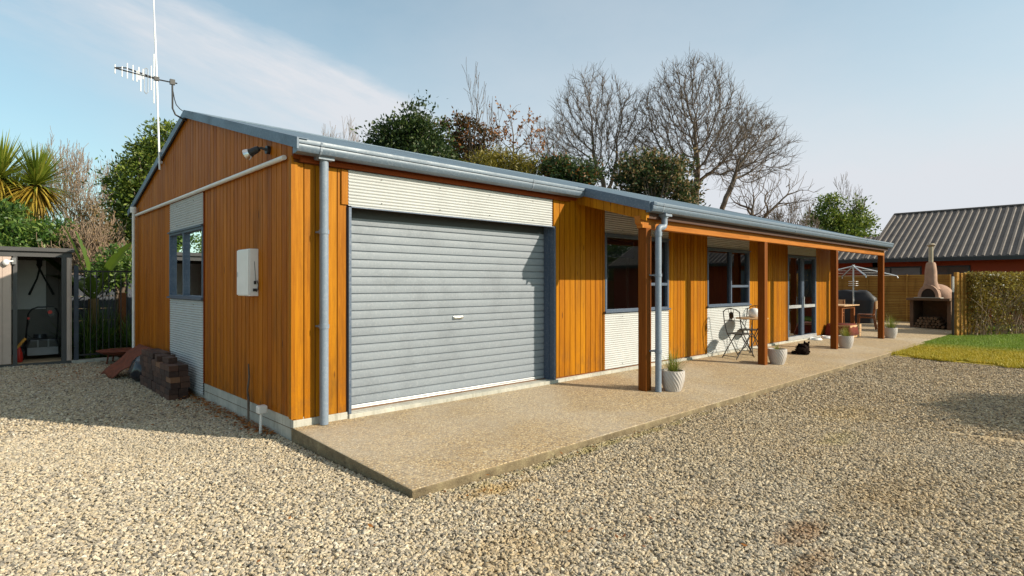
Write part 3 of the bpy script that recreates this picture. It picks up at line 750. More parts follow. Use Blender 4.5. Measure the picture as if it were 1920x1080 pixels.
# gutters
GP = [(0, 0), (-.03, .004), (-.034, -.002), (-.112, -.004), (-.122, 0), (-.126, -.010), (-.122, -.040), (-.112, -.048), (-.114, -.058), (-.112, -.085), (-.095, -.112), (-.070, -.122), (0, -.124)]
def gutter(x0, x1, yb_, zt):
    mb = MB(); mb.prism([(yb_ + a_, zt + b_) for a_, b_ in GP], lambda q, d: (d, q[0], q[1]), x0, x1)
    o = part('gutter', mb, M['gutter'], house, smooth=35)
    j = MB(); xs_ = [x0 + .22] if x1 < 5 else [x0 + .17]
    x = x0 + (3.1 if x1 < 5 else 4.6)
    while x < x1 - 1: xs_.append(x); x += 4.2
    for x in xs_: j.prism([(yb_ + a_ * 1.03 - .001, zt + b_ * 1.03) for a_, b_ in GP], lambda q, d: (d, q[0], q[1]), x, x + .02)
    part('gutter_joint', j, M['pipe'], o, split=True); 
    return o
gA = gutter(-.03, 4.10, -.085, roofz(-.2) + .010); gB = gutter(4.20, 15.21, -1.19, roofz(-1.24) + .010)
ec = MB(); ec.prism([(-1.19 + a_ * 1.06, roofz(-1.24) + .012 + b_ * 1.06) for a_, b_ in GP], lambda q, d: (d, q[0], q[1]), 4.13, 4.199); part('gutter_end', ec, M['barge'], gB)
fb2 = MB(); fb2.box(4.2, 15.18, -1.188, -1.165, 2.36, 2.54); part('verandah_fascia', fb2, plain('fascia with painted shade', (.05, .014, .004, 1), .7), house)  # gutter shade on this fascia is put into its darker colour
# downpipes
def bracket(mb, x, y, z, yw): mb.tube([(x, y, z - .02), (x, y, z + .02)], .048, 16); mb.box(x - .05, x + .05, y + .02, yw, z - .008, z + .008)
dp = MB(); dp.tube([(.28, -.085, .135), (.28, -.085, 2.72)], .042, 20)
dpo = part('downpipe', dp, M['pipe'], house, smooth=50)
bb = MB(); 
for z in (2.01, 1.09): bracket(bb, .28, -.085, z, 0.0)
bb.box(.20, .36, -.145, -.03, 2.705, 2.735)
part('pipe_bracket', bb, M['pipe'], dpo, smooth=40, split=True)
dp = MB(); px_, py_ = 4.36, -1.235
dp.tube([(px_, py_, .09), (px_, py_, 2.20), (px_ + .012, py_, 2.235), (px_ + .04, py_, 2.25), (px_ + .11, py_, 2.255), (px_ + .135, py_, 2.27), (px_ + .145, py_, 2.30), (px_ + .145, py_, 2.44)], .041, 18)
dpo = part('downpipe', dp, M['pipe'], house, smooth=50)
bb = MB(); bracket(bb, px_, py_, 1.62, -1.12); bracket(bb, px_, py_, .62, -1.12); bb.tube([(px_, py_, 2.13), (px_, py_, 2.19)], .048, 18); bb.tube([(px_ + .145, py_, 2.38), (px_ + .145, py_, 2.43)], .052, 18); bb.box(px_ + .08, px_ + .23, -1.30, -1.19, 2.40, 2.43)
part('pipe_bracket', bb, M['pipe'], dpo, smooth=40, split=True)
# posts and beam
for i, x in enumerate((4.30, 7.93, 11.55, 15.05)):
    pm = MB(); pm.box(x - .062, x + .062, -1.128, -1.004, .085, 2.239)
    po = part('post', pm, M['post'], house, bev=.006)
    if i < 3:
        bk = MB(); bk.box(x - .062, x + .062, -1.004 + .0005, -.98, .085, .30) if 0 else bk.box(x + .063, x + .085, -1.11, -1.02, .085, .75 if i == 1 else .32)
        if i in (1,): part('post_packer', bk, M['post'], po)
bm_ = MB(); bm_.box(4.18, 15.17, -1.112, -1.02, 2.24, 2.395)
bm_.prism([(4.14, 2.30), (4.18, 2.27), (4.18, 2.395), (4.12, 2.395)], lambda q, d: (q[0], d, q[1]), -1.112, -1.02)
part('verandah_beam', bm_, M['beam'], house, bev=.005)
# gable conduit
cp_ = MB(); cp_.tube([(-.035, .10, 2.72), (-.035, 6.66, 2.72)], .024, 12); co = part('conduit', cp_, M['whitepvc'], house, smooth=50)
c2 = MB(); c2.tube([(-.075, 6.58, -.02), (-.075, 6.58, 2.79)], .024, 12); c2.tube([(-.075, 6.58, 2.76), (-.075, 6.58, 2.86)], .05, 14)
part('vent_pipe', c2, M['whitepvc'], house, smooth=50)

# ------------------------------------------------------------------ things on the gable
mbx = thing('meter_box', 'white steel meter box mounted on the timber gable wall', 'meter box', (0, 1.2, 1.37))
b = MB(); b.box(-.092, -.001, .86, 1.215, 1.375, 1.875); part('cabinet', b, M['white'], mbx, bev=.005)
b = MB(); b.box(-.106, -.0925, .866, 1.209, 1.385, 1.866); part('door', b, M['white'], mbx, bev=.004)
b = MB(); b.box(-.05, -.025, .852, .8595, 1.50, 1.535); part('latch', b, M['darkplastic'], mbx)
b = MB(); b.box(-.06, -.02, .85, .8595, 1.425, 1.455); part('lock', b, M['darkplastic'], mbx)
b = MB(); b.tube([(-.02, .85, 1.54), (-.008, .845, 1.49), (-.012, .85, 1.44), (-.03, .852, 1.42)], .004, 6); b.tube([(-.045, .856, 1.74), (-.03, .855, 1.53)], .0025, 5); part('cable', b, M['darkplastic'], mbx, split=True)
b = MB(); b.box(-.1095, -.1062, 1.17, 1.19, 1.58, 1.63); part('hinge', b, M['silver'], mbx)
fl_ = thing('floodlight', 'black spotlight with clear lens fixed high on the gable wall', 'floodlight', (0, .66, 2.93))
b = MB(); b.tube([(0, .56, 2.87), (-.035, .56, 2.87)], .042, 16); part('wall_mount', b, M['black'], fl_, smooth=40)
b = MB(); b.tube([(-.03, .56, 2.87), (-.075, .58, 2.885), (-.10, .61, 2.88)], .014, 8); part('arm', b, M['black'], fl_, smooth=40)
hp = Vector((-.10, .60, 2.875)); hd_ = Vector((-.14, .16, -.10)).normalized()
b = MB(); b.tube([hp - hd_ * .01, hp + hd_ * .015, hp + hd_ * .08, hp + hd_ * .09], [.026, .034, .038, .046], 18); hsg = part('lamp_housing', b, M['black'], fl_, smooth=40)
b = MB(); b.tube([hp + hd_ * .088, hp + hd_ * .10, hp + hd_ * .14, hp + hd_ * .147], [.038, .048, .058, .05], 20); part('lamp_bulb', b, M['chrome'], fl_, smooth=50)
# tv aerial
ae = thing('tv_aerial', 'television aerial with white vertical rods on a bent mast at the gable apex', 'aerial', (0, 3.55, 3.80))
b = MB(); b.tube([(.0, 3.55, 3.78), (-.06, 3.55, 3.80), (-.14, 3.56, 3.84), (-.175, 3.56, 3.92), (-.18, 3.55, 4.30)], .012, 8); part('mast', b, M['black'], ae, smooth=50)
b = MB(); b.tube([(-.16, 3.55, 4.28), (-.02, 3.52, 4.28)], .010, 6) if 0 else None
b.tube([(-.19, 3.56, 4.28), (-.15, 3.565, 4.05), (-.13, 3.56, 3.98), (-.09, 3.55, 3.93), (-.04, 3.55, 3.90), (-.03, 3.55, 3.82)], .006, 6); part('cable', b, M['black'], ae)
b = MB(); bz = 4.272
b.tube([(-.12, 3.55, bz), (-.36, 3.55, bz - .002), (-.845, 3.55, bz + .03)], .009, 6); b.tube([(-.36, 3.55, bz + .005), (-.72, 3.56, bz + .065), (-.845, 3.55, bz + .035)], .009, 6)
b.box(-.40, -.34, 3.53, 3.57, bz - .02, bz + .03); b.box(-.21, -.15, 3.53, 3.57, bz - .03, bz + .04)
part('boom', b, M['black'], ae)
for x, zt_, zb_ in ((-.839, 4.348, 4.232), (-.762, 4.343, 4.209), (-.705, 4.40, 4.198), (-.641, 4.391, 4.188), (-.597, 4.33, 4.181), (-.575, 4.382, 4.212), (-.553, 4.29, 4.064), (-.527, 4.369, 4.232), (-.432, 4.436, 4.109), (-.40, 4.605, 3.937)):
    b = MB(); b.tube([(x, 3.55, zb_), (x, 3.55, zt_)], .007, 6); part('rod', b, M['aerialwhite'], ae)
b = MB(); b.tube([(-.51, 3.55, bz), (-.51, 3.55, bz + .10), (-.49, 3.55, bz + .12), (-.47, 3.55, bz + .10), (-.47, 3.55, bz - .20), (-.49, 3.55, bz - .225), (-.51, 3.55, bz - .20), (-.51, 3.55, bz)], .006, 6); part('dipole', b, M['silver'], ae)
wa = thing('whip_aerial', 'tall thin white whip aerial rising past the left slope of the roof', 'aerial', (-.06, 4.76, 3.24))
b = MB(); b.tube([(-.07, 4.75, 3.26), (-.07, 4.95, 4.8), (-.07, 5.07, 5.55)], [.014, .014, .013], 8); part('lower_rod', b, M['aerialwhite'], wa)
b = MB(); b.tube([(-.07, 5.07, 5.54), (-.07, 5.16, 6.15), (-.07, 5.2, 7.2)], [.010, .009, .006], 8); part('upper_rod', b, M['aerialwhite'], wa)
b = MB(); b.box(-.085, -.03, 4.76, 4.79, 3.36, 3.40); part('clamp', b, M['silver'], wa)
# peg and stick by the foundation
pg = thing('tap_marker', 'white plastic capped peg standing at the concrete footing', 'peg', (-.10, .50, 0))
b = MB(); b.tube([(-.12, .49, -.05), (-.105, .50, .22)], .013, 10); part('stake', b, M['whitepvc'], pg)
b = MB(); b.box(-.145, -.055, .46, .54, .205, .285); part('cap', b, M['whitepvc'], pg, bev=.012)
b = MB(); b.tube([(-.05, 1.02, -.03), (-.045, 1.03, .12), (-.04, 1.04, .25), (-.055, 1.03, .36), (-.03, 1.05, .50), (-.035, 1.06, .64)], [.011, .012, .014, .010, .011, .007], 7)
tag(part('dead_stem', b, M['bark'], None), 'thin grey dead stem leaning upright against the gable boards', 'stick')

# ------------------------------------------------------------------ paver stack
bme = MB().box(-.056, .056, -.114, .114, -.037, .037)
proto = part('paver', bme, M['paver'], None, bev=.004)
first = True; random.seed(3)
PG = 'dark brown pavers stacked against the corrugated gable panel'
def paver(x, y, z, rz, label):
    global first
    if first: o = proto; first = False
    else: o = proto.copy(); col.objects.link(o)
    o.location = (x, y, z); o.rotation_euler = (0, 0, rz)
    tag(o, label, 'paver', PG)
ORD = ['first', 'second', 'third', 'fourth', 'fifth', 'sixth', 'seventh', 'eighth']
for kx, (y0, nyy, nz, blk) in enumerate(((3.04, 4, 6, 'nearer'), (4.05, 3, 7, 'farther'))):
    for c_ in range(nz):
        for j in range(nyy):
            for i in range(2):
                jx, jy = random.uniform(-.002, .002), random.uniform(-.002, .002)
                lay = 'bottom' if c_ == 0 else 'top' if c_ == nz - 1 else ORD[c_]
                lab = f"brown paver, {blk} block, {lay} layer, {'outer' if i == 0 else 'wall side'} row, {ORD[j]} from the viewer"
                paver(-.27 + .117 * i + jx + (-.014 if (c_ // 2) % 2 == 0 else .006) + (.0 if kx == 0 else .01), y0 + .117 + .236 * j + jy, .022 + .0765 * c_, random.uniform(-.007, .007), lab)
for y, rz, lab in ((3.42, 0.1, 'paver lying loose on top of the nearer block, closest to the corner'), (3.66, R(90), 'paver turned sideways on top of the nearer block'), (3.86, .05, 'paver on top of the nearer block beside the taller farther block')):
    paver(-.24, y, .022 + .0765 * 6, rz, lab)
    
# ------------------------------------------------------------------ rusty sheet, bag, fire pit
rs_ = MB(); n = 14; random.seed(8)
A = Vector((-.62, 6.15, .02)); B = Vector((-.52, 5.55, .02)); C_ = Vector((-.08, 5.05, .50)); D_ = Vector((-.08, 6.1, .50))
for j in range(n + 1):
    for i in range(n + 1):
        u, v_ = i / n, j / n; p = (A * (1 - u) + B * u) * (1 - v_) + (D_ * (1 - u) + C_ * u) * v_
        p = p + Vector((0, 0, .03 * math.sin(u * 7 + v_ * 3) * (1 - v_) + .015 * math.sin(v_ * 11))); rs_.v.append(tuple(p))
for j in range(n):
    for i in range(n): a_ = j * (n + 1) + i; rs_.f.append((a_, a_ + 1, a_ + n + 2, a_ + n + 1))
o = part('rusty_sheet', rs_, M['rust'], None, smooth=60); m_ = o.modifiers.new('thick', 'SOLIDIFY'); m_.thickness = .012
tag(o, 'rusted red steel sheet leaning on the black bag beside the pavers', 'steel sheet')
bgm = MB(); bgm.ball((-.20, 5.12, .17), (.20, .30, .21), 32, 20); random.seed(2)
import mathutils
bgm.v = [(x + .035 * mathutils.noise.noise(Vector((x, y, z)) * 9), y + .035 * mathutils.noise.noise(Vector((x + 5, y, z)) * 9), max(-.01, z + .06 * mathutils.noise.noise(Vector((x, y + 7, z)) * 7))) for x, y, z in bgm.v]
bgm.tube([(-.16, 5.2, .34), (-.14, 5.23, .40), (-.10, 5.25, .44)], [.05, .02, .05], 9)
tag(part('rubbish_bag', bgm, M['bag'], None, smooth=75), 'crumpled black plastic rubbish bag under the rusty sheet', 'bag')
fp = thing('fire_pit', 'shallow rusted fire bowl on short legs in front of the black fence', 'fire pit', (.0, 7.95, 0))
b = MB(); cf = (-.02, 7.85)
b.lathe((cf[0], cf[1], 0), [(.08, .13), (.30, .17), (.40, .22), (.43, .235), (.42, .24), (.38, .215), (.26, .185), (.05, .15)], 32); part('bowl', b, M['rust'], fp, smooth=60)
for k in range(4):
    a_ = k * math.pi / 2 + .4; b = MB(); b.tube([(cf[0] + .26 * math.cos(a_), cf[1] + .26 * math.sin(a_), .18), (cf[0] + .30 * math.cos(a_), cf[1] + .30 * math.sin(a_), .0)], .014, 6); part('leg', b, M['rust'], fp)
# fallen leaves
lm = MB(); random.seed(5)
def leafquad(mb, x, y, z, s):
    a_ = random.uniform(0, 6.28); t1 = Vector((math.cos(a_), math.sin(a_), random.uniform(-.4, .4))) * s; t2 = Vector((-math.sin(a_), math.cos(a_), random.uniform(-.5, .5))) * s * .5; c = Vector((x, y, z))
    mb.add([c - t1, c + t2, c + t1 + Vector((0, 0, s * .3)), c - t2], [(0, 1, 2), (0, 2, 3)])
for _ in range(900):
    x = -abs(random.gauss(0, .10)) - .02; y = random.uniform(.3, 7); leafquad(lm, x, y, .02 + random.random() * .02, random.uniform(.015, .032))
for _ in range(260): leafquad(lm, random.uniform(-1.5, .2), random.uniform(5.6, 8.2), .02, random.uniform(.015, .03))
for _ in range(90): leafquad(lm, random.uniform(-4, 1), random.uniform(-4, 4.5) if random.random() < .5 else random.uniform(-4, -2.2), .034, random.uniform(.013, .026))
for _ in range(60): leafquad(lm, random.uniform(0, 8), random.uniform(-2.35, -2.06), .03, random.uniform(.01, .02))
lm.v = [v for v in lm.v]
tag(part('fallen_leaves', lm, M['leaf_orange'], None), 'dry red brown leaves littering the gravel along the footing', 'leaves', kind='stuff')

# ------------------------------------------------------------------ shed
sh = thing('garden_shed', 'grey steel garden shed standing open with a white board inside', 'shed', (-1.9, 8.45, 0))
Y0, Y1 = 8.42, 10.3; XL, XR = -3.6, -.74; ZT = 2.08
b = MB()
def ribwall(mb, p0, p1, z0, z1, th=.012):
    p0 = Vector((*p0, 0)); p1 = Vector((*p1, 0)); d = (p1 - p0); L_ = d.length; d.normalize(); nrm = Vector((-d.y, d.x, 0)); k = int(L_ / .095)
    for i in range(k):
        a_ = p0 + d * (L_ * i / k); c_ = p0 + d * (L_ * (i + 1) / k); off_ = nrm * (th if i % 2 else 0)
        q = [a_ + off_, c_ + off_, c_ + off_ + nrm * .012, a_ + off_ + nrm * .012]
        mb.add([(v.x, v.y, z) for z in (z0, z1) for v in q], [(0, 1, 2, 3), (7, 6, 5, 4), (0, 4, 5, 1), (1, 5, 6, 2), (2, 6, 7, 3), (3, 7, 4, 0)])
ribwall(b, (XR, Y0 + .12), (XR, Y1), .04, ZT); ribwall(b, (XR, Y1), (XL, Y1), .04, ZT); ribwall(b, (XL, Y1), (XL, Y0 + .12), .04, ZT)
part('wall', b, M['shed'], sh)
b = MB(); b.prism([(Y0 - .05, ZT + .10), (Y1 + .05, ZT + .02), (Y1 + .05, ZT - .02), (Y0 - .05, ZT + .03)], lambda q, d: (d, q[0], q[1]), XL - .05, XR + .03); part('roof', b, M['shedtrim'], sh)
b = MB(); b.box(XL, XR, Y0, Y0 + .06, ZT - .07, ZT + .028); b.box(XL, XR, Y0 - .01, Y0 + .05, -.03, .045); part('frame', b, M['shedtrim'], sh, split=True)
b = MB(); b.box(-1.60, -1.54, Y0, Y0 + .05, .045, ZT - .072); b.box(-.90, -.825, Y0, Y0 + .05, .045, ZT - .072); part('door_jamb', b, M['shedtrim'], sh, split=True)
b = MB(); b.box(-.822, -.745, Y0 - .008, Y0 + .115, .045, ZT - .072); b.box(-.80, -.77, Y0 - .018, Y0 - .0085, .05, ZT - .075); part('corner_post', b, M['shedpale'], sh, bev=.004)
b = MB()
for k in range(8): b.box(-2.62 + .125 * k, -2.50 + .125 * k - .004, Y0 - .03 + (.012 if k % 2 else 0), Y0 - .01, .06, ZT - .08)
b.box(-2.62, -1.625, Y0 - .0095, Y0 - .001, .06, ZT - .08)
part('sliding_door', b, M['shedpale'], sh)
b = MB(); b.box(-3.59, -2.63, Y0 - .001, Y0 + .01, .06, ZT - .08); part('front_panel', b, M['shed'], sh)
b = MB(); b.box(XL + .02, XR - .02, Y0 + .062, Y1 - .02, -.02, .05); part('floor', b, M['timberfloor'], sh)
b = MB(); b.box(-2.3, -.98, Y1 - .07, Y1 - .045, .98, 2.0); part('backing_board', b, M['board'], sh)
tool = thing('hedge_shears', 'dark long handled shears hanging open on the shed back board', 'shears', (-1.02, 10.15, 1.75))
b = MB(); b.tube([(-1.07, 10.18, 1.90), (-1.13, 10.17, 1.62), (-1.26, 10.16, 1.28)], [.02, .015, .022], 7); b.tube([(-1.13, 10.16, 1.92), (-1.02, 10.15, 1.65), (-.86, 10.14, 1.28)], [.02, .015, .022], 7); b.obox((-1.09, 10.17, 1.95), (.09, .02, .14)); part('handles', b, M['rubber'], tool, smooth=50)
sp = thing('sensor_light', 'small white lamp on the shed front at the top left of the doorway', 'lamp', (-1.67, Y0 - .02, 1.92))
b = MB(); b.box(-1.62, -1.56, Y0 - .05, Y0 - .002, 1.86, 1.98); part('mount', b, M['greyplastic'], sp, bev=.004)
b = MB(); b.ball((-1.70, Y0 - .07, 1.89), (.05, .05, .06), 14, 10); b.tube([(-1.66, Y0 - .06, 1.91), (-1.60, Y0 - .04, 1.92)], .015, 8); part('lamp_head', b, M['white'], sp, smooth=60)
# lawn mower
mw = thing('lawn_mower', 'black and grey lawn mower with folding handle parked inside the shed', 'lawn mower', (-1.22, 9.3, .05))
mx, my = -1.13, 9.15
b = MB(); b.prism([(-.27, .10), (.27, .10), (.25, .30), (.20, .36), (-.20, .36), (-.25, .30)], lambda q, d: (mx + q[0], d, q[1] + .03), my + .2, my + .72); part('deck', b, M['greyplastic'], mw, bev=.03)
b = MB(); b.prism([(-.25, .14), (.25, .14), (.26, .30), (.21, .44), (-.21, .44), (-.26, .30)], lambda q, d: (mx + q[0], d, q[1]), my - .16, my + .19); ct = part('grass_catcher', b, M['darkplastic'], mw, bev=.035)
b = MB(); b.box(mx - .235, mx + .235, my - .175, my - .1605, .13, .28); part('catcher_panel', b, plain('mid grey plastic', (.22, .22, .235, 1), .45), ct, bev=.004)
b = MB(); 
for x in (-.09, .07): b.box(mx + x, mx + x + .025, my - .185, my - .162, .27, .43)
part('catcher_rib', b, M['greyplastic'], ct, split=True)
b = MB(); b.tube([(mx, my + .42, .38), (mx, my + .42, .50)], [.13, .10], 16); part('engine', b, M['darkplastic'], mw, smooth=40)
for sx_ in (-1, 1):
    for dy, r0 in ((.0, .115), (.62, .095)):
        b = MB(); b.tube([(mx + sx_ * .27, my + dy, .05 + r0), (mx + sx_ * .325, my + dy, .05 + r0)], r0, 20); wh = part('wheel', b, M['rubber'], mw, smooth=40)
        b = MB(); b.tube([(mx + sx_ * .265, my + dy, .05 + r0), (mx + sx_ * .33, my + dy, .05 + r0)], r0 * .5, 14); part('hub', b, M['greyplastic'], wh)
b = MB(); b.tube([(mx - .25, my + .15, .22), (mx - .235, my - .05, .62), (mx - .22, my - .16, .93), (mx - .17, my - .2, 1.02), (mx - .08, my - .21, 1.06), (mx + .14, my - .21, 1.06), (mx + .20, my - .2, 1.02), (mx + .235, my - .16, .93), (mx + .235, my - .05, .62), (mx + .22, my + .15, .22)], .014, 8); part('handle', b, M['black'], mw, smooth=50)
b = MB(); b.tube([(mx + .12, my - .25, .93), (mx + .12, my - .16, .93)], .06, 16); b.box(mx + .05, mx + .17, my - .22, my - .17, .98, 1.07); part('motor_switch', b, M['darkplastic'], mw, split=True)
b = MB(); b.tube([(mx + .10, my - .255, .96), (mx + .10, my - .20, .96)], .035, 10); b.box(mx - .235, mx - .20, my - .19, my - .15, .83, .87); part('red_knob', b, M['red'], mw, split=True)
b = MB(); b.tube([(mx - .2, my - .12, .80), (mx - .25, my - .04, .55), (mx - .15, my + .0, .45)], .006, 5); part('cable', b, M['black'], mw)
bt = thing('spray_bottle', 'red bottle with a yellow top at the left edge of the shed floor', 'bottle', (-1.52, 8.75, .05))
b = MB(); b.lathe((-1.50, 8.72, .05), [(.045, 0), (.055, .02), (.055, .16), (.03, .24), (.025, .28)], 16); part('body', b, M['red'], bt, smooth=50)
b = MB(); b.obox((-1.47, 8.72, .40), (.045, .05, .22), (0, R(35), 0)); part('top', b, M['yellow'], bt, bev=.01)

# ------------------------------------------------------------------ left fences
pf = thing('picket_fence', 'black metal tube fence between shed and house', 'fence', (-.25, 8.42, 0))
b = MB(); b.box(-.66, .55, 8.42, 8.45, 1.74, 1.77); b.box(-.66, .55, 8.42, 8.45, .12, .15)
part('rail', b, M['black'], pf, split=True)
for x in (-.66,): b = MB(); b.box(x - .05, x + .02, 8.40, 8.47, -.05, 1.86); part('fence_post', b, M['bluefence'], pf)
for k in range(12):
    b = MB(); x = -.55 + .10 * k; b.tube([(x, 8.435, .10), (x, 8.435, 1.76)], .009, 6); part('picket', b, M['black'], pf)
b = MB(); b.box(-.75, .0, 8.36, 8.55, -.1, .045); o = part('kerb', b, M['concrete'], None); o['kind'] = 'structure'; o['label'] = 'concrete edging strip under the black fence'
bf = thing('board_fence', 'dark blue grey board fence behind the black tube fence', 'fence', (0, 9.95, 0))
b = MB()
for z0, z1 in ((1.50, 1.70), (1.25, 1.485), (.98, 1.235), (.72, .975), (.45, .715), (.08, .445)): b.box(-.72, 7, 9.95, 9.975, z0, z1)
part('boards', b, M['bluefence'], bf, split=True)
b = MB(); b.box(-.72, 7, 9.92, 10.0, 1.705, 1.735); part('cap_rail', b, plain('weathered rail', (.13, .10, .09, 1), .8), bf)
for x in (-.2, .42, 1.9, 4.0): b = MB(); b.box(x, x + .10, 9.87, 9.945, -.05, 1.70); part('fence_post', b, M['bluefence'], bf)
b = MB(); b.box(.17, .29, 9.3, 9.42, -.05, 1.32); tag(part('timber_post', b, M['darkwood'], None), 'short brown timber post behind the black tube fence', 'post')

# ------------------------------------------------------------------ foliage tools
def leaves_np(pts, nrm, size, aspect, seed, droop=0.0):
    """arrays of leaf quads (folded, 4 verts) at pts"""
    r = np.random.default_rng(seed); n = len(pts)
    d = r.normal(size=(n, 3)) + nrm * 1.0; d[:, 2] -= droop; d /= np.linalg.norm(d, axis=1)[:, None] + 1e-9
    s = r.normal(size=(n, 3)); s -= d * np.sum(s * d, 1)[:, None]; s /= np.linalg.norm(s, axis=1)[:, None] + 1e-9
    L_ = size * r.uniform(.6, 1.3, n)[:, None]; w = L_ * aspect
    v = np.empty((n, 4, 3)); v[:, 0] = pts; v[:, 1] = pts + d * L_ * .5 + s * w * .5; v[:, 2] = pts + d * L_; v[:, 3] = pts + d * L_ * .5 - s * w * .5
    return v.reshape(-1, 3)
def quads_obj(name, v, mat, parent):
    n = len(v) // 4; b_ = base_of(parent); v = v - np.array(b_)
    me = bpy.data.meshes.new(name); me.vertices.add(4 * n); me.vertices.foreach_set('co', v.astype(np.float32).ravel())
    me.loops.add(4 * n); me.loops.foreach_set('vertex_index', np.arange(4 * n, dtype=np.int32)); me.polygons.add(n)
    me.polygons.foreach_set('loop_start', np.arange(0, 4 * n, 4, dtype=np.int32)); me.update(calc_edges=True); me.validate(); me.materials.append(mat)
    o = bpy.data.objects.new(name, me); col.objects.link(o)
    if parent: o.parent = parent
    return o
def crown_pts(blobs, n, clumps, cr, seed, shell=.55):
    r = np.random.default_rng(seed); out = []; nr = []
    vol = np.array([b[3] * b[4] * b[5] for b in blobs]) ** (2 / 3); vol /= vol.sum()
    for b_, f_ in zip(blobs, vol):
        k = max(3, int(clumps * f_)); d = r.normal(size=(k, 3)); d /= np.linalg.norm(d, axis=1)[:, None]
        rad = r.uniform(shell, 1.0, k) * (1 + .12 * np.sin(5 * d[:, 0] + 3 * d[:, 2] + seed))
        cc = np.array(b_[:3]) + d * rad[:, None] * np.array(b_[3:6])
        m = max(4, int(n * f_ / k)); q = r.normal(size=(k, m, 3)) * cr * r.uniform(.5, 1.2, k)[:, None, None] * np.array([1, 1, .7])
        out.append((cc[:, None] + q).reshape(-1, 3)); nr.append(np.repeat(d * .7 + np.array([0, 0, .3]), m, 0) + q.reshape(-1, 3) / cr * .3)
    return np.concatenate(out), np.concatenate(nr)
class TB:
    """fast tube collector for branches"""
    def __init__(s): s.P = []; s.Q = []; s.a = []; s.b = []
    def seg(s, p, q, ra, rb): s.P.append(p); s.Q.append(q); s.a.append(ra); s.b.append(rb)
    def arrays(s): return np.array(s.P), np.array(s.Q), np.array(s.a), np.array(s.b)
def segs_obj(name, P, Q, ra, rb, mat, parent, n=4):
    d = Q - P; L_ = np.linalg.norm(d, axis=1)[:, None]; d = d / (L_ + 1e-9)
    u = np.cross(d, np.array([.31, .57, .76])); u /= np.linalg.norm(u, axis=1)[:, None] + 1e-9; w = np.cross(d, u); N_ = len(P)
    v = np.empty((N_, 2 * n, 3))
    for k in range(n):
        a_ = 2 * math.pi * k / n; e = u * math.cos(a_) + w * math.sin(a_)
        v[:, k] = P + e * ra[:, None] - d * ra[:, None] * .3; v[:, n + k] = Q + e * rb[:, None]
    base = np.arange(N_)[:, None] * 2 * n; f = []
    for k in range(n):
        k2 = (k + 1) % n; f.append(np.concatenate([base + k, base + k2, base + n + k2, base + n + k], 1))
    f = np.stack(f, 1).reshape(-1, 4); v = v.reshape(-1, 3) - np.array(base_of(parent))
    me = bpy.data.meshes.new(name); me.vertices.add(len(v)); me.vertices.foreach_set('co', v.astype(np.float32).ravel())
    me.loops.add(f.size); me.loops.foreach_set('vertex_index', f.ravel().astype(np.int32)); me.polygons.add(len(f))
    me.polygons.foreach_set('loop_start', np.arange(0, f.size, 4, dtype=np.int32)); me.update(calc_edges=True); me.materials.append(mat)
    me.polygons.foreach_set('use_smooth', [True] * len(f))
    o = bpy.data.objects.new(name, me); col.objects.link(o); o.parent = parent; return o
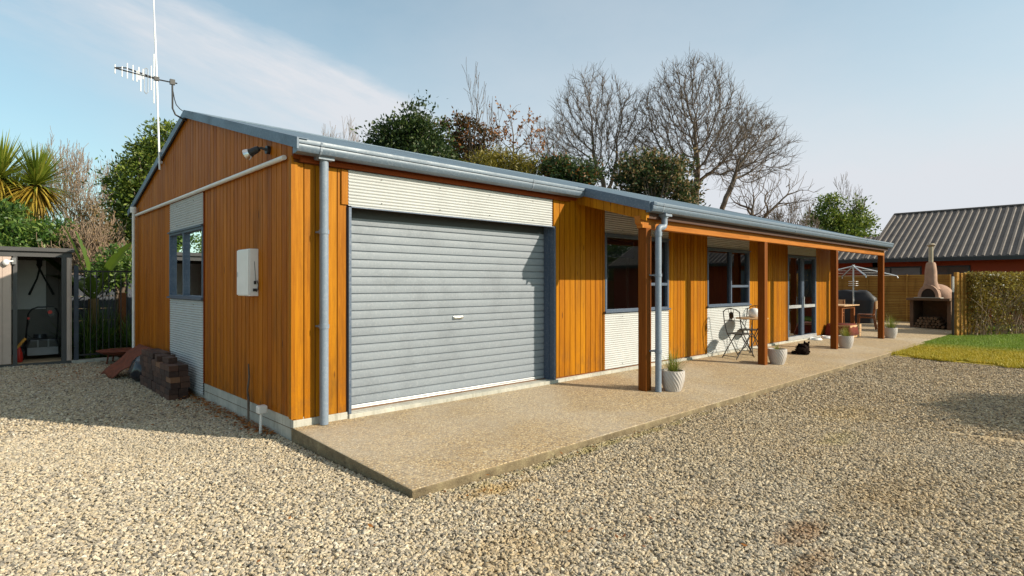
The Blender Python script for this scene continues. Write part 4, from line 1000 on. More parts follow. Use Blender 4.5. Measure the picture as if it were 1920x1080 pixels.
def bare_tree(label, base, H, W, seed, mat='bark', r0=.16, levels=7, spread=.55, lean=(0, 0), fork=.18, name='bare_tree', group='bare winter trees behind the house', leafmat=None, nleaf=0, leaf_size=.12, min_r=.006, stems=1, gap=.72):
    rr = random.Random(seed); tb = TB(); ends = []
    def grow(p, d, L_, r, lev):
        nseg = 3 if lev > 1 else 4; q = p
        for i in range(nseg):
            j = .16 if lev else .06
            d = (d + Vector((rr.gauss(0, j), rr.gauss(0, j), rr.gauss(0, j * .6) + .045 * lev * .5))).normalized()
            q2 = q + d * (L_ / nseg); r2 = r * (.90 if lev else .88); tb.seg(tuple(q), tuple(q2), r, r2)
            if lev > 0 and lev < levels and rr.random() < .62:
                a_ = rr.uniform(0, 6.28); o_ = d.orthogonal(); o_.rotate(mathutils.Quaternion(d, a_)); sd = (d * .75 + o_ * rr.uniform(.4, .8)).normalized()
                grow(q2, sd, L_ * rr.uniform(.5, .75), r2 * .55, lev + 2)
            q, r = q2, r2
        if lev >= levels or r < min_r: ends.append(tuple(q)); return
        k = 3 if rr.random() < .35 or lev == 0 else 2; a0 = rr.uniform(0, 6.28)
        for i in range(k):
            a_ = a0 + 2 * math.pi * i / k + rr.uniform(-.4, .4); o_ = d.orthogonal(); o_.rotate(mathutils.Quaternion(d, a_)); sp_ = spread * rr.uniform(.55, 1.2)
            nd = (d * math.cos(sp_) + o_ * math.sin(sp_)); nd.z += .10; nd.normalize()
            grow(q, nd, L_ * rr.uniform(gap - .1, gap + .12), r * rr.uniform(.62, .78), lev + 1)
    for s_ in range(stems):
        a_ = s_ * 6.28 / stems + seed; d0 = Vector((lean[0] + (.3 * math.cos(a_) if stems > 1 else 0), lean[1] + (.3 * math.sin(a_) if stems > 1 else 0), 1)).normalized()
        grow(Vector((.08 * s_, 0, 0)), d0, fork * 10, .16, 0)
    P, Q, ra, rb = tb.arrays(); zmax = np.percentile(Q[:, 2], 99.7); ax_ = Q[:, 0] * SX - Q[:, 1] * CX; wx = np.percentile(ax_, 98) - np.percentile(ax_, 2)
    sc = np.array([W / wx, W / wx, H / zmax]); ctr = np.array([0, 0, 0]); rsc = r0 / .16
    b_ = np.array(base); P = P * sc + b_; Q = Q * sc + b_; ra = ra * rsc; rb = rb * rsc
    t_ = thing(name, label, 'tree', base, group)
    big = ra > r0 * .42
    segs_obj('trunk', P[big], Q[big], ra[big], rb[big], M[mat], t_, 7); sm_ = ~big
    segs_obj('branches', P[sm_], Q[sm_], np.maximum(ra[sm_], .008), np.maximum(rb[sm_], .006), M[mat], t_, 3)
    if nleaf:
        e = np.array(ends) * sc + b_; r = np.random.default_rng(seed); idx = r.integers(0, len(e), nleaf); pts = e[idx] + r.normal(size=(nleaf, 3)) * .12
        quads_obj('leaves', leaves_np(pts, np.zeros((nleaf, 3)), leaf_size, .5, seed), M[leafmat], t_)
    return t_
def crown_tree(label, base, fork, blobs, seed, nattr=1300, step=.24, r0=.2, tip=.009, mat='bark', group='bare winter trees behind the house', twig=.45, ntw=3, leafmat=None, nleaf=0, leaf_size=.12, stems=None):
    """bare tree grown towards points scattered through its crown"""
    r = np.random.default_rng(seed); b_ = np.array(base, float); fk = np.array(fork, float)
    att = []
    tot = sum(q[3] * q[4] * q[5] for q in blobs)
    for q in blobs:
        m = int(nattr * q[3] * q[4] * q[5] / tot); d = r.normal(size=(m, 3)); d /= np.linalg.norm(d, axis=1)[:, None]
        att.append(np.array(q[:3]) + d * (r.uniform(0, 1, m) ** (1 / 2.2))[:, None] * np.array(q[3:6]))
    att = np.concatenate(att); pos = []; par = []
    starts = stems or [(0, 0)]
    for sx_, sy_ in starts:
        p0 = b_ + np.array([sx_, sy_, 0]); p1 = fk + np.array([sx_ * 1.6, sy_ * 1.6, 0]); L_ = np.linalg.norm(p1 - p0); k = max(2, int(L_ / step))
        for i in range(k + 1):
            w = r.normal(0, .02, 3) * (0 < i < k); pos.append(p0 + (p1 - p0) * i / k + w); par.append(len(pos) - 2 if i else -1)
    pos = np.array(pos); par = list(par); near = np.full(len(att), 1e9); nid = np.zeros(len(att), int)
    def upd(new, off):
        nonlocal near, nid
        d = np.linalg.norm(att[:, None] - new[None], axis=2); j = d.argmin(1); dm = d[np.arange(len(att)), j]; m = dm < near; near[m] = dm[m]; nid[m] = j[m] + off
    upd(pos, 0); dirs = [np.zeros(3)] * len(pos)
    for it in range(150):
        if len(att) < 12: break
        ids, inv = np.unique(nid, return_inverse=True); v = att - pos[nid]; v /= np.linalg.norm(v, axis=1)[:, None] + 1e-9
        acc = np.zeros((len(ids), 3)); np.add.at(acc, inv, v); acc /= np.linalg.norm(acc, axis=1)[:, None] + 1e-9
        prev = np.array([pos[i] - pos[par[i]] if par[i] >= 0 else np.array([0, 0, step]) for i in ids]) / step
        acc = acc * 1.0 + prev * .55 + r.normal(0, .20, acc.shape) + np.array([0, 0, .14]); acc /= np.linalg.norm(acc, axis=1)[:, None] + 1e-9
        new = pos[ids] + acc * step; off = len(pos); pos = np.concatenate([pos, new]); par += list(ids); upd(new, off)
        keep = near > step * 1.25; att, near, nid = att[keep], near[keep], nid[keep]
        if off > 14000: break
    n = len(pos); par = np.array(par); w = np.zeros(n); kids = np.zeros(n, int)
    for i in range(n):
        if par[i] >= 0: kids[par[i]] += 1
    e = 2.15
    for i in range(n - 1, -1, -1):
        if w[i] == 0: w[i] = 1.0
        if par[i] >= 0: w[par[i]] += w[i]
    # parents are summed over all descendants: use a pipe model on that count
    rad = tip * w ** (1 / e); rad = tip + (rad - tip) * (r0 - tip) / max(1e-6, rad.max() - tip)
    idx = np.where(par >= 0)[0]; P = pos[par[idx]]; Q = pos[idx]; ra = np.minimum(rad[par[idx]], rad[idx] * 1.35); rb = rad[idx]
    # fine twigs
    TP, TQ, TA, TBr = [], [], [], []
    thin = idx[rad[idx] < r0 * .22]
    ctr_ = np.mean(np.array([q[:3] for q in blobs]), 0)
    for rep_ in range(ntw):
        sel = thin[r.random(len(thin)) < (.75 if rep_ else 1.0)]; p = pos[sel]; d = pos[sel] - pos[par[sel]]; d /= np.linalg.norm(d, axis=1)[:, None] + 1e-9
        out = p - ctr_; out /= np.linalg.norm(out, axis=1)[:, None] + 1e-9
        d = d * .8 + out * .35 + r.normal(0, .5, d.shape) + np.array([0, 0, .35]); d /= np.linalg.norm(d, axis=1)[:, None]; L_ = twig * r.uniform(.35, 1.1, len(sel))[:, None]
        for sgm in range(3):
            q = p + d * L_ / 3; TP.append(p); TQ.append(q); TA.append(np.full(len(p), tip * (.95 - .18 * sgm))); TBr.append(np.full(len(p), tip * (.77 - .18 * sgm))); p = q
            d = d + r.normal(0, .22, d.shape) + np.array([0, 0, .08]); d /= np.linalg.norm(d, axis=1)[:, None]
    t_ = thing('bare_tree', label, 'tree', base, group); big = ra > r0 * .35
    segs_obj('trunk', P[big], Q[big], ra[big], rb[big], M[mat], t_, 8)
    P2 = np.concatenate([P[~big]] + TP); Q2 = np.concatenate([Q[~big]] + TQ); a2 = np.concatenate([ra[~big]] + TA); b2_ = np.concatenate([rb[~big]] + TBr)
    segs_obj('branches', P2, Q2, a2, b2_, M[mat], t_, 3)
    if nleaf:
        k = r.integers(0, len(P2), nleaf); quads_obj('leaves', leaves_np(Q2[k], np.zeros((nleaf, 3)), leaf_size, .5, seed), M[leafmat], t_)
    return t_
def leafy(label, base, blobs, n, clumps, cr, size, mat, seed, aspect=.45, name='evergreen_tree', group=None, trunk_r=.14, cat='tree', shell=.5, barkm='bark', extra=None, droop=0):
    t_ = thing(name, label, cat, base, group); b_ = Vector(base)
    cb_ = np.mean(np.array([q[:3] for q in blobs]), 0); top = Vector(cb_); tb = TB(); rr = random.Random(seed)
    mid = b_.lerp(top, .55); tb.seg(tuple(b_), tuple(mid), trunk_r, trunk_r * .75); tb.seg(tuple(mid), tuple(top), trunk_r * .75, trunk_r * .4)
    for q in blobs:
        for _ in range(7):
            d = Vector((rr.gauss(0, 1), rr.gauss(0, 1), rr.gauss(.3, .8))).normalized(); e = Vector(q[:3]) + Vector((d.x * q[3], d.y * q[4], d.z * q[5])) * .85; st = mid.lerp(top, rr.random())
            m1 = st.lerp(e, .5) + Vector((0, 0, .1 * q[5])); tb.seg(tuple(st), tuple(m1), trunk_r * .4, trunk_r * .22); tb.seg(tuple(m1), tuple(e), trunk_r * .22, trunk_r * .05)
    P, Q, ra, rb = tb.arrays(); segs_obj('trunk', P, Q, ra, rb, M[barkm], t_, 6)
    pts, nr = crown_pts(blobs, n, clumps, cr, seed, shell); quads_obj('crown', leaves_np(pts, nr, size, aspect, seed + 1, droop), M[mat], t_)
    if extra:
        m2, n2_ = extra; r = np.random.default_rng(seed + 5); k = r.integers(0, len(pts), n2_); quads_obj('dry_leaves', leaves_np(pts[k] * 1.0 + r.normal(size=(n2_, 3)) * .05, nr[k], size * 1.1, aspect, seed + 9), M[m2], t_)
    return t_
def blob(x, y, D, rpx, rpy, rd=None):
    p = at(x, y, D); s = D / F; return (p.x, p.y, p.z, rpx * s, rd or rpx * s, rpy * s)
def gnd(x, D): p = at(x, 533, D); return (p.x, p.y, 0)

# ------------------------------------------------------------------ trees behind the house
def btree(label, xb, D, ytop, wpx, seed, **k):
    H = 1.5 + (H0 - ytop) * D / F; bare_tree(label, gnd(xb, D), H, wpx * D / F, seed, **k)
def fk(x, y, D): p = at(x, y, D); return (p.x, p.y, p.z)
crown_tree('largest bare tree, its wide rounded crown right above the verandah roof', gnd(1300, 23), fk(1303, 385, 23), [blob(1295, 228, 23, 108, 115, 2.0), blob(1370, 268, 23, 84, 84, 1.6), blob(1225, 262, 23, 60, 84, 1.4)], 11, 3600, .20, .15, .0075, ntw=4, twig=.55)
crown_tree('bare tree with a tall oval fan of twigs left of the largest bare tree', gnd(1137, 24), fk(1137, 380, 24), [blob(1110, 240, 24, 78, 108, 1.6), blob(1165, 255, 24, 52, 92, 1.4), blob(1055, 285, 24, 50, 64, 1.2)], 5, 2900, .20, .12, .0072, ntw=4, twig=.55)
crown_tree('bare tree with arching limbs reaching right, over the middle of the verandah roof', gnd(1350, 21), fk(1352, 400, 21), [blob(1400, 280, 21, 66, 68, 1.5), blob(1445, 300, 21, 34, 40, .9)], 29, 1500, .20, .09, .007, ntw=4, twig=.5)
crown_tree('low bare shrub with knobbly upright shoots near the verandah roof end', gnd(1440, 20), fk(1420, 430, 20), [blob(1440, 375, 20, 50, 46, 1.0), blob(1490, 372, 20, 30, 34, .8), blob(1400, 370, 20, 36, 40, .8)], 7, 420, .22, .07, .010, twig=.6, ntw=2, stems=[(-.2, 0), (.3, .1)])
btree('thin sparse sapling standing alone above the garage roof', 905, 22, 132, 90, 15, r0=.07, levels=5, fork=.30, spread=.45)
crown_tree('bare shrub with a few orange leaves right of the thin sapling', gnd(960, 21), fk(960, 330, 21), [blob(950, 255, 21, 34, 55, .9), blob(985, 265, 21, 30, 50, .9)], 19, 330, .24, .05, .008, twig=.5, ntw=2, leafmat='leaf_orange', nleaf=420, leaf_size=.13)
crown_tree('tangle of bare twigs between the orange leaved shrub and the fan shaped tree', gnd(1030, 22), fk(1030, 340, 22), [blob(1025, 280, 22, 46, 55, 1.1)], 23, 750, .2, .05, .007, ntw=3, twig=.5)
btree('faint twiggy tree top peeping over the garage roof', 622, 30, 222, 80, 31, r0=.08, levels=6, fork=.3, spread=.4, mat='bark_pale')
leafy('dark olive evergreen tree rising over the middle of the garage roof', gnd(765, 20), [blob(745, 262, 20, 48, 45), blob(790, 262, 20, 46, 50), blob(772, 235, 20, 30, 34), blob(720, 275, 20, 30, 36), blob(800, 310, 20, 60, 50)], 15000, 150, .24, .15, 'leaf_dark', 41, group='evergreens behind the house', shell=.35)
leafy('rounded rust and green tree beside the olive evergreen', gnd(872, 22), [blob(862, 246, 22, 40, 16), blob(900, 262, 22, 26, 20), blob(848, 285, 22, 24, 26), blob(884, 290, 22, 30, 20)], 4600, 30, .20, .13, 'leaf_rust', 43, group='evergreens behind the house', shell=.75, extra=('leaf_orange', 380))
leafy('yellow green feathery bush above the right end of the garage gutter', gnd(935, 19), [blob(915, 308, 19, 32, 26), blob(962, 312, 19, 34, 28), blob(990, 340, 19, 30, 30), blob(900, 335, 19, 40, 30)], 12000, 90, .22, .13, 'leaf_yellow', 45, name='bush', cat='bush', aspect=.25, group='evergreens behind the house', shell=.4)
leafy('dark bush with orange leaves behind the start of the verandah roof', gnd(1060, 19), [blob(1045, 325, 19, 32, 26), blob(1085, 335, 19, 34, 30)], 8000, 60, .22, .12, 'leaf_dark', 47, name='bush', cat='bush', group='evergreens behind the house', extra=('leaf_orange', 700))
leafy('broad dark green bush mixed with brown twigs under the bare trees', gnd(1225, 19.5), [blob(1200, 330, 19.5, 46, 42), blob(1245, 335, 19.5, 50, 44), blob(1280, 372, 19.5, 32, 30), blob(1172, 350, 19.5, 24, 32)], 9500, 110, .20, .12, 'leaf_dark', 49, name='bush', cat='bush', group='evergreens behind the house', shell=.3, extra=('leaf_straw', 4200))
leafy('bushy green tree left of the neighbouring grey roof', gnd(1585, 34), [blob(1555, 408, 34, 32, 28), blob(1606, 424, 34, 32, 28), blob(1556, 378, 34, 18, 12), blob(1600, 392, 34, 14, 12), blob(1582, 445, 34, 52, 28)], 9000, 120, .30, .20, 'leaf_sun', 51, group='evergreens behind the house', shell=.4)
btree('small bare tree poking out of the bushy green tree', 1588, 35, 330, 60, 33, r0=.07, levels=5, fork=.3, spread=.35, mat='bark')
btree('low bare twigs beyond the far end of the verandah roof', 1470, 30, 360, 120, 35, r0=.07, levels=6, fork=.15, spread=.55, stems=3)

# ------------------------------------------------------------------ vegetation on the left
def sword_plant(label, base, heads, name='cabbage_tree'):
    t_ = thing(name, label, 'tree', base); r = random.Random(4)
    b = MB(); b0 = Vector(base)
    for h, rad in heads: b.tube([b0, b0.lerp(h, .5) + Vector((.05, .03, 0)), h], [.13, .11, .09], 9)
    part('trunk', b, M['bark_pale'], t_, smooth=60)
    for nm, mt, lo, hi, num in (('crown', 'sword', -.25, 1.4, 300), ('old_leaves', 'sword_old', -1.35, -.1, 260)):
        mb = MB()
        for h, rad in heads:
            for _ in range(num):
                el = r.uniform(lo, hi); az = r.uniform(0, 6.28); d = Vector((math.cos(az) * math.cos(el), math.sin(az) * math.cos(el), math.sin(el))); L_ = rad * r.uniform(.8, 1.1); sd = Vector((-math.sin(az), math.cos(az), 0)); w = .028
                p = Vector(h); pts = []
                for i in range(5):
                    f_ = i / 4; pts.append((p.copy(), w * (1 - f_ ** 2) * (.6 + 1.2 * f_ if f_ < .4 else 1))); d2 = d.copy(); d2.z -= .75 * f_ ** 2 * (1.0 if el < .8 else .35); p = p + d2.normalized() * L_ / 4
                vs = []
                for pp, ww in pts: vs += [pp - sd * ww, pp + sd * ww]
                mb.add(vs, [(2 * i, 2 * i + 1, 2 * i + 3, 2 * i + 2) for i in range(4)])
        part(nm, mb, M[mt], t_, flip=True)
sword_plant('cabbage tree with spiky green heads and drooping yellow leaves above the shed', gnd(44, 15.5), [(at(68, 348, 15.5), 1.15), (at(0, 335, 15.2), 1.25), (at(24, 385, 15.8), 1.05)])
leafy('tall bright green evergreen tree behind the left roof slope', gnd(285, 15.5), [blob(285, 300, 15.5, 40, 46), blob(255, 345, 15.5, 42, 46), blob(310, 262, 15.5, 26, 28), blob(300, 380, 15.5, 60, 60), blob(240, 400, 15.5, 30, 46), blob(250, 465, 15.5, 36, 50)], 26000, 230, .17, .11, 'leaf_sun', 61, group='green trees on the left', shell=.4, aspect=.4)
btree('bare tree with pale upright twigs right of the cabbage tree', 150, 22, 268, 110, 63, r0=.11, levels=8, fork=.2, spread=.36, mat='bark_pale', group='bare trees on the left')
btree('faint bare tree partly behind the cabbage tree', 92, 26, 255, 120, 65, r0=.10, levels=7, fork=.2, spread=.38, mat='bark_pale', group='bare trees on the left')
btree('bare tree standing close to the green evergreen', 195, 24, 300, 90, 67, r0=.08, levels=7, fork=.2, spread=.38, mat='bark_pale', group='bare trees on the left')
btree('tan twiggy dry shrub above the left fences', 170, 14, 405, 120, 69, r0=.06, levels=7, fork=.08, spread=.6, mat='bark_pale', stems=4, name='shrub', group='shrubs on the left', leafmat='leaf_straw', nleaf=1500, leaf_size=.06)
btree('second tan dry shrub nearer the house wall', 215, 15, 430, 110, 71, r0=.05, levels=7, fork=.08, spread=.6, mat='bark_pale', stems=4, name='shrub', group='shrubs on the left', leafmat='leaf_straw', nleaf=1200, leaf_size=.06)
leafy('straw coloured dense bush behind the dry shrubs', gnd(170, 17), [blob(175, 440, 17, 48, 46), blob(140, 480, 17, 40, 30), blob(215, 490, 17, 40, 36)], 9000, 90, .22, .10, 'leaf_straw', 73, name='bush', cat='bush', group='shrubs on the left', shell=.3, aspect=.3)
leafy('green bush behind the top of the shed roof', gnd(60, 14), [blob(15, 430, 14, 34, 44), blob(90, 450, 14, 34, 34), blob(50, 470, 14, 60, 24), blob(-30, 420, 14, 40, 50)], 14000, 100, .2, .12, 'leaf_mid', 75, name='bush', cat='bush', group='shrubs on the left')
leafy('low green bush beside the gable wall over the fence', gnd(235, 13), [blob(232, 500, 13, 26, 30), blob(205, 525, 13, 30, 20)], 6000, 50, .16, .09, 'leaf_mid', 77, name='bush', cat='bush', group='shrubs on the left')
# far hedge mass closing the view on the left
leafy('dark tall tree line far behind the shed and fence', gnd(120, 30), [blob(60 + 60 * k, 470 + 8 * (k % 2), 30, 46, 50) for k in range(4)], 9000, 80, .45, .28, 'leaf_dark', 79, group='green trees on the left', shell=.3)
# banana plant
bn = thing('banana_plant', 'banana plant with broad torn paddle leaves above the dark fence', 'plant', gnd(165, 12))
def paddle(mb, p0, d, L_, w, bend, seed):
    r = random.Random(seed); p = Vector(p0); d = Vector(d).normalized(); rows = []; sd = d.cross(Vector((0, 0, 1))).normalized(); n = 14
    for i in range(n + 1):
        f_ = i / n; ww = w * math.sin(math.pi * min(1, f_ * .92 + .06)) ** .6 * (1 if r.random() < .8 else .7); up = sd.cross(d)
        rows.append((p - sd * ww + up * ww * .25, p.copy(), p + sd * ww + up * ww * .25)); d = (d + Vector((0, 0, -bend / n))).normalized(); p = p + d * L_ / n
    b_ = len(mb.v)
    for a_, c_, e_ in rows: mb.v += [tuple(a_), tuple(c_), tuple(e_)]
    for i in range(n): mb.f += [(b_ + 3 * i, b_ + 3 * i + 1, b_ + 3 * i + 4, b_ + 3 * i + 3), (b_ + 3 * i + 1, b_ + 3 * i + 2, b_ + 3 * i + 5, b_ + 3 * i + 4)]
c0 = at(175, 560, 12)
for k, (tx, ty, L_, w, bend) in enumerate(((232, 455, 1.1, .17, .5), (228, 500, .95, .14, .5), (128, 430, 1.2, .15, .3), (150, 440, 1.1, .16, .6), (95, 500, 1.2, .16, .5), (170, 520, .5, .12, .3), (60, 460, 1.2, .16, .2), (140, 500, .8, .16, 1.4))):
    tgt = at(tx, ty, 12 + .3 * math.sin(k * 2)); st = c0.lerp(tgt, .30); d = (tgt - st); b = MB(); paddle(b, st, d, d.length * 1.1, w, bend, k); b.tube([c0, st], [.03, .02], 6)
    part('leaf', b, M['banana'], bn, flip=True)
b = MB(); b.tube([gnd(175, 12), c0], [.12, .09], 10); part('stem', b, M['leaf_straw'], bn)
# strappy dark plants behind the tube fence
def tuft(mb, c, n, L_, w, seed, lo=.4, hi=1.5, dr=.9):
    r = random.Random(seed)
    for _ in range(n):
        el = r.uniform(lo, hi); az = r.uniform(0, 6.28); d = Vector((math.cos(az) * math.cos(el), math.sin(az) * math.cos(el), math.sin(el))); sd = Vector((-math.sin(az), math.cos(az), 0)); p = Vector(c) + Vector((r.gauss(0, .25 * L_ * .3), r.gauss(0, .25 * L_ * .3), 0)); LL = L_ * r.uniform(.6, 1.1); vs = []
        for i in range(5):
            f_ = i / 4; ww = w * (1 - f_ * .9); vs += [p - sd * ww, p + sd * ww]; d = (d + Vector((0, 0, -dr * f_ * .35))).normalized(); p = p + d * LL / 4
        mb.add(vs, [(2 * i, 2 * i + 1, 2 * i + 3, 2 * i + 2) for i in range(4)])
for k, (x, y, lab) in enumerate(((-.42, 9.0, 'strappy dark green plant behind the black fence, next to the shed'), (-.05, 9.2, 'strappy dark green plant in the middle behind the black fence'), (.42, 9.0, 'strappy dark green plant behind the black fence, next to the house'))):
    b = MB(); tuft(b, (x, y, 0), 260, 1.15, .014, 80 + k); tag(part('strappy_plant', b, M['leaf_mid'], None, flip=True), lab, 'plant', 'strappy plants behind the black fence')

# ------------------------------------------------------------------ patio: pots
pot0 = None
def make_pot(x, y, label, L_, seed, r_top=.155, h=.27, thin=False):
    z0 = slabz(y) + .001
    t_ = thing('potted_plant', label, 'potted plant', (x, y, z0), 'grey textured pots along the verandah posts')
    n = 64; mb = MB(); prof = [(.105, 0), (.125, .012), (.145, .06), (.155, .14), (.157, .22), (.152, .262), (.150, .27), (.135, .27), (.133, .235)]
    for i, (r, z) in enumerate(prof):
        for k in range(n):
            a_ = 2 * math.pi * k / n; rr = r * r_top / .157; zz = z * h / .27
            if 0 < i < 6: pass
            mb.v.append((x + rr * math.cos(a_), y + rr * math.sin(a_), z0 + zz))
    # fine body rows with woven relief
    mb = MB(); rows = 36; n = 96
    for i in range(rows + 1):
        f_ = i / rows; zz = h * f_; rr = (.108 + .05 * math.sin(min(1, f_ * 1.25) * math.pi / 2)) * r_top / .157
        for k in range(n):
            a_ = 2 * math.pi * k / n; rel = 0
            if .03 < f_ < .95: rel = .0045 * math.sin(a_ * 22 + f_ * 26) * (1 if int(a_ / .785) % 2 else -1 if False else 1)
            mb.v.append((x + (rr + rel) * math.cos(a_), y + (rr + rel) * math.sin(a_), z0 + zz))
    for i in range(rows):
        for k in range(n): k2 = (k + 1) % n; mb.f.append((i * n + k, i * n + k2, (i + 1) * n + k2, (i + 1) * n + k))
    b_ = len(mb.v)
    for (r, z) in ((.138, h), (.132, h - .05)):
        for k in range(n): a_ = 2 * math.pi * k / n; mb.v.append((x + r * r_top / .157 * math.cos(a_), y + r * r_top / .157 * math.sin(a_), z0 + z))
    for k in range(n):
        k2 = (k + 1) % n; mb.f += [(rows * n + k, rows * n + k2, b_ + k2, b_ + k), (b_ + k, b_ + k2, b_ + n + k2, b_ + n + k)]
    mb.f.append(tuple(range(n)))
    p_ = part('pot', mb, M['pot'], t_, smooth=70, flip=True)
    s_ = MB(); s_.lathe((x, y, z0 + h - .06), [(.13 * r_top / .157, 0), (.13 * r_top / .157, .015)], 24); part('soil', s_, M['soil'], p_)
    g_ = MB(); tuft(g_, (x, y, z0 + h - .05), 150 if not thin else 55, L_, .0045, seed, .6, 1.5, .7); tuft(g_, (x, y, z0 + h - .05), 14, L_ * 1.5, .003, seed + 1, .2, .7, .9)
    part('grass_blades', g_, M['pot_grass'], t_, flip=True)
make_pot(4.60, -1.30, 'grey woven pattern pot of tall green grass beside the first verandah post and downpipe', .36, 1)
make_pot(8.22, -1.20, 'grey woven pattern pot with sparse low grass beside the second verandah post', .16, 2, thin=True)
make_pot(11.95, -1.17, 'grey pot with spiky grass beside the third verandah post', .30, 3)
make_pot(15.45, -1.18, 'grey pot with wide grass beside the last verandah post', .42, 4)

# ------------------------------------------------------------------ bistro set
def bistro_chair(label, loc, rz):
    t_ = thing('bistro_chair', label, 'chair', (0, 0, 0), 'black folding bistro chairs at the round table')
    b = MB()
    b.lathe((0, 0, .44), [(.18, 0), (.195, .008), (.18, .016)], 24)
    for k in range(-2, 3): b.box(-.17, .17, k * .07 - .006, k * .07 + .006, .456, .462)
    part('seat', b, M['iron'], t_)
    for s_ in (-1, 1):
        y = .17 * s_
        b = MB(); b.tube([(.24, y, 0), (.05, y, .25), (-.13, y, .48), (-.20, y, .66), (-.24, y, .88)], .009, 8); part('leg', b, M['iron'], t_, smooth=50)
        y = .15 * s_
        b = MB(); b.tube([(-.30, y, 0), (-.08, y, .22), (.13, y, .42), (.17, y, .45)], .010, 8); part('leg', b, M['iron'], t_, smooth=50)
    b = MB(); b.tube([(-.24, -.17, .86), (-.25, -.10, .915), (-.25, 0, .93), (-.25, .10, .915), (-.24, .17, .86)], .009, 8)
    for y in (-.06, 0, .06): b.tube([(-.25, y, .92), (-.235, y * .6, .80), (-.21, y, .70)], .005, 6)
    b.tube([(-.21, -.17, .70), (-.21, .17, .70)], .006, 6); b.tube([(-.25, 0, .85), (-.245, .03, .82), (-.24, 0, .79), (-.245, -.03, .82), (-.25, 0, .85)], .005, 6)
    part('backrest', b, M['iron'], t_, smooth=50)
    b = MB(); b.prism([(-.0 + .048 * math.cos(k * math.pi / 10), .80 + .068 * math.sin(k * math.pi / 10)) for k in range(20)], lambda q, d: (d, q[0], q[1]), -.240, -.232); part('medallion', b, M['iron'], t_)
    b = MB(); b.tube([(-.26, -.15, .04), (-.26, .15, .04)], .007, 6); b.tube([(.21, -.17, .04), (.21, .17, .04)], .007, 6); part('stretcher', b, M['iron'], t_, split=True)
    t_.location = loc; t_.rotation_euler = (0, 0, rz); return t_
bistro_chair('black folding bistro chair on the near side of the round table', (8.38, -.42, slabz(-.42) + .002), R(-8))
bistro_chair('black folding bistro chair beyond the round table, partly behind the post', (9.36, -.16, slabz(-.16) + .002), R(172))
tb_ = thing('bistro_table', 'small round pale topped bistro table with black iron legs', 'table', (8.98, -.40, slabz(-.4)))
tx, ty, tz = 8.98, -.40, slabz(-.4) + .002
b = MB(); b.lathe((tx, ty, tz + .70), [(.28, 0), (.30, .006), (.30, .022), (.29, .026)], 36); part('tabletop', b, M['palewood'], tb_, smooth=40)
for k in range(4):
    a_ = k * math.pi / 2 + .5; ca, sa = math.cos(a_), math.sin(a_); b = MB(); b.tube([(tx + .22 * ca, ty + .22 * sa, tz + .70), (tx + .10 * ca, ty + .10 * sa, tz + .50), (tx + .04 * ca, ty + .04 * sa, tz + .35), (tx + .10 * ca, ty + .10 * sa, tz + .18), (tx + .25 * ca, ty + .25 * sa, tz)], .009, 8); part('leg', b, M['iron'], tb_, smooth=50)
b = MB(); b.tube([(tx + .05 * math.cos(a), ty + .05 * math.sin(a), tz + .35) for a in [k * math.pi / 6 for k in range(13)]], .006, 6); part('ring', b, M['iron'], tb_)
b = MB(); b.lathe((tx + .10, ty, tz + .727), [(.07, 0), (.10, .03), (.115, .08), (.10, .14), (.06, .175), (.02, .185)], 24)
tag(part('white_jar', b, M['white'], None, smooth=60), 'rounded white jar standing on the small bistro table', 'jar')

# ------------------------------------------------------------------ cat, bowls, crate
ct_ = thing('cat', 'black brown long haired cat lying on the concrete near the second pot', 'cat', (10.0, -.97, slabz(-.97)))
cme = bpy.data.meshes.new('body'); 
vs = [(0, 0, .10), (.10, .0, .115), (.19, -.01, .125), (.245, -.02, .165), (.285, -.03, .185), (.325, -.035, .175), (-.10, 0, .105), (-.17, .02, .085), (-.20, .08, .05), (-.13, .14, .035), (-.02, .16, .03), (.20, .05, .05), (.30, .05, .022), (.20, -.07, .05), (.31, -.08, .022), (-.10, -.08, .05), (-.02, -.12, .025)]
es = [(0, 1), (1, 2), (2, 3), (3, 4), (4, 5), (0, 6), (6, 7), (7, 8), (8, 9), (9, 10), (2, 11), (11, 12), (2, 13), (13, 14), (6, 15), (15, 16)]
rad = [.105, .10, .085, .055, .062, .030, .105, .07, .03, .027, .02, .035, .022, .035, .022, .055, .028]
cme.from_pydata(vs, es, []); cme.materials.append(M['fur'])
cat = bpy.data.objects.new('body', cme); col.objects.link(cat); cat.parent = ct_
sm_ = cat.modifiers.new('skin', 'SKIN'); ss = cat.modifiers.new('sub', 'SUBSURF'); ss.levels = 2; ss.render_levels = 2; sm_.use_smooth_shade = True
for i, r in enumerate(rad): cme.skin_vertices[0].data[i].radius = (r, r)
cme.skin_vertices[0].data[0].use_root = True
cl_ = ct_.location
for s_ in (-1, 1):
    b = MB(); b.tube([(cl_.x + .28, cl_.y - .03 + s_ * .036, cl_.z + .215), (cl_.x + .275, cl_.y - .03 + s_ * .046, cl_.z + .262)], [.026, .006], 6); part('ear', b, M['fur'], ct_)
    b = MB(); b.ball((cl_.x + .335, cl_.y - .035 + s_ * .022, cl_.z + .20), .007, 8, 6); part('eye', b, M['eye'], ct_)
fm = MB(); rr = random.Random(6)
for _ in range(1500):
    i = rr.choice([0, 0, 1, 1, 2, 6, 6, 7, 3, 9, 10, 15]); c = Vector(vs[i]); d = Vector((rr.gauss(0, 1), rr.gauss(0, 1), rr.gauss(0, 1))).normalized(); p = c + d * rad[i] * .97
    if p.z < .01: continue
    e = (d + Vector((-.9, rr.gauss(0, .3), -.3))).normalized() * .035; sd = d.cross(e).normalized() * .004; p += cl_; fm.add([p - sd, p + sd, p + e], [(0, 1, 2)])
part('fur', fm, M['fur'], ct_, flip=True)
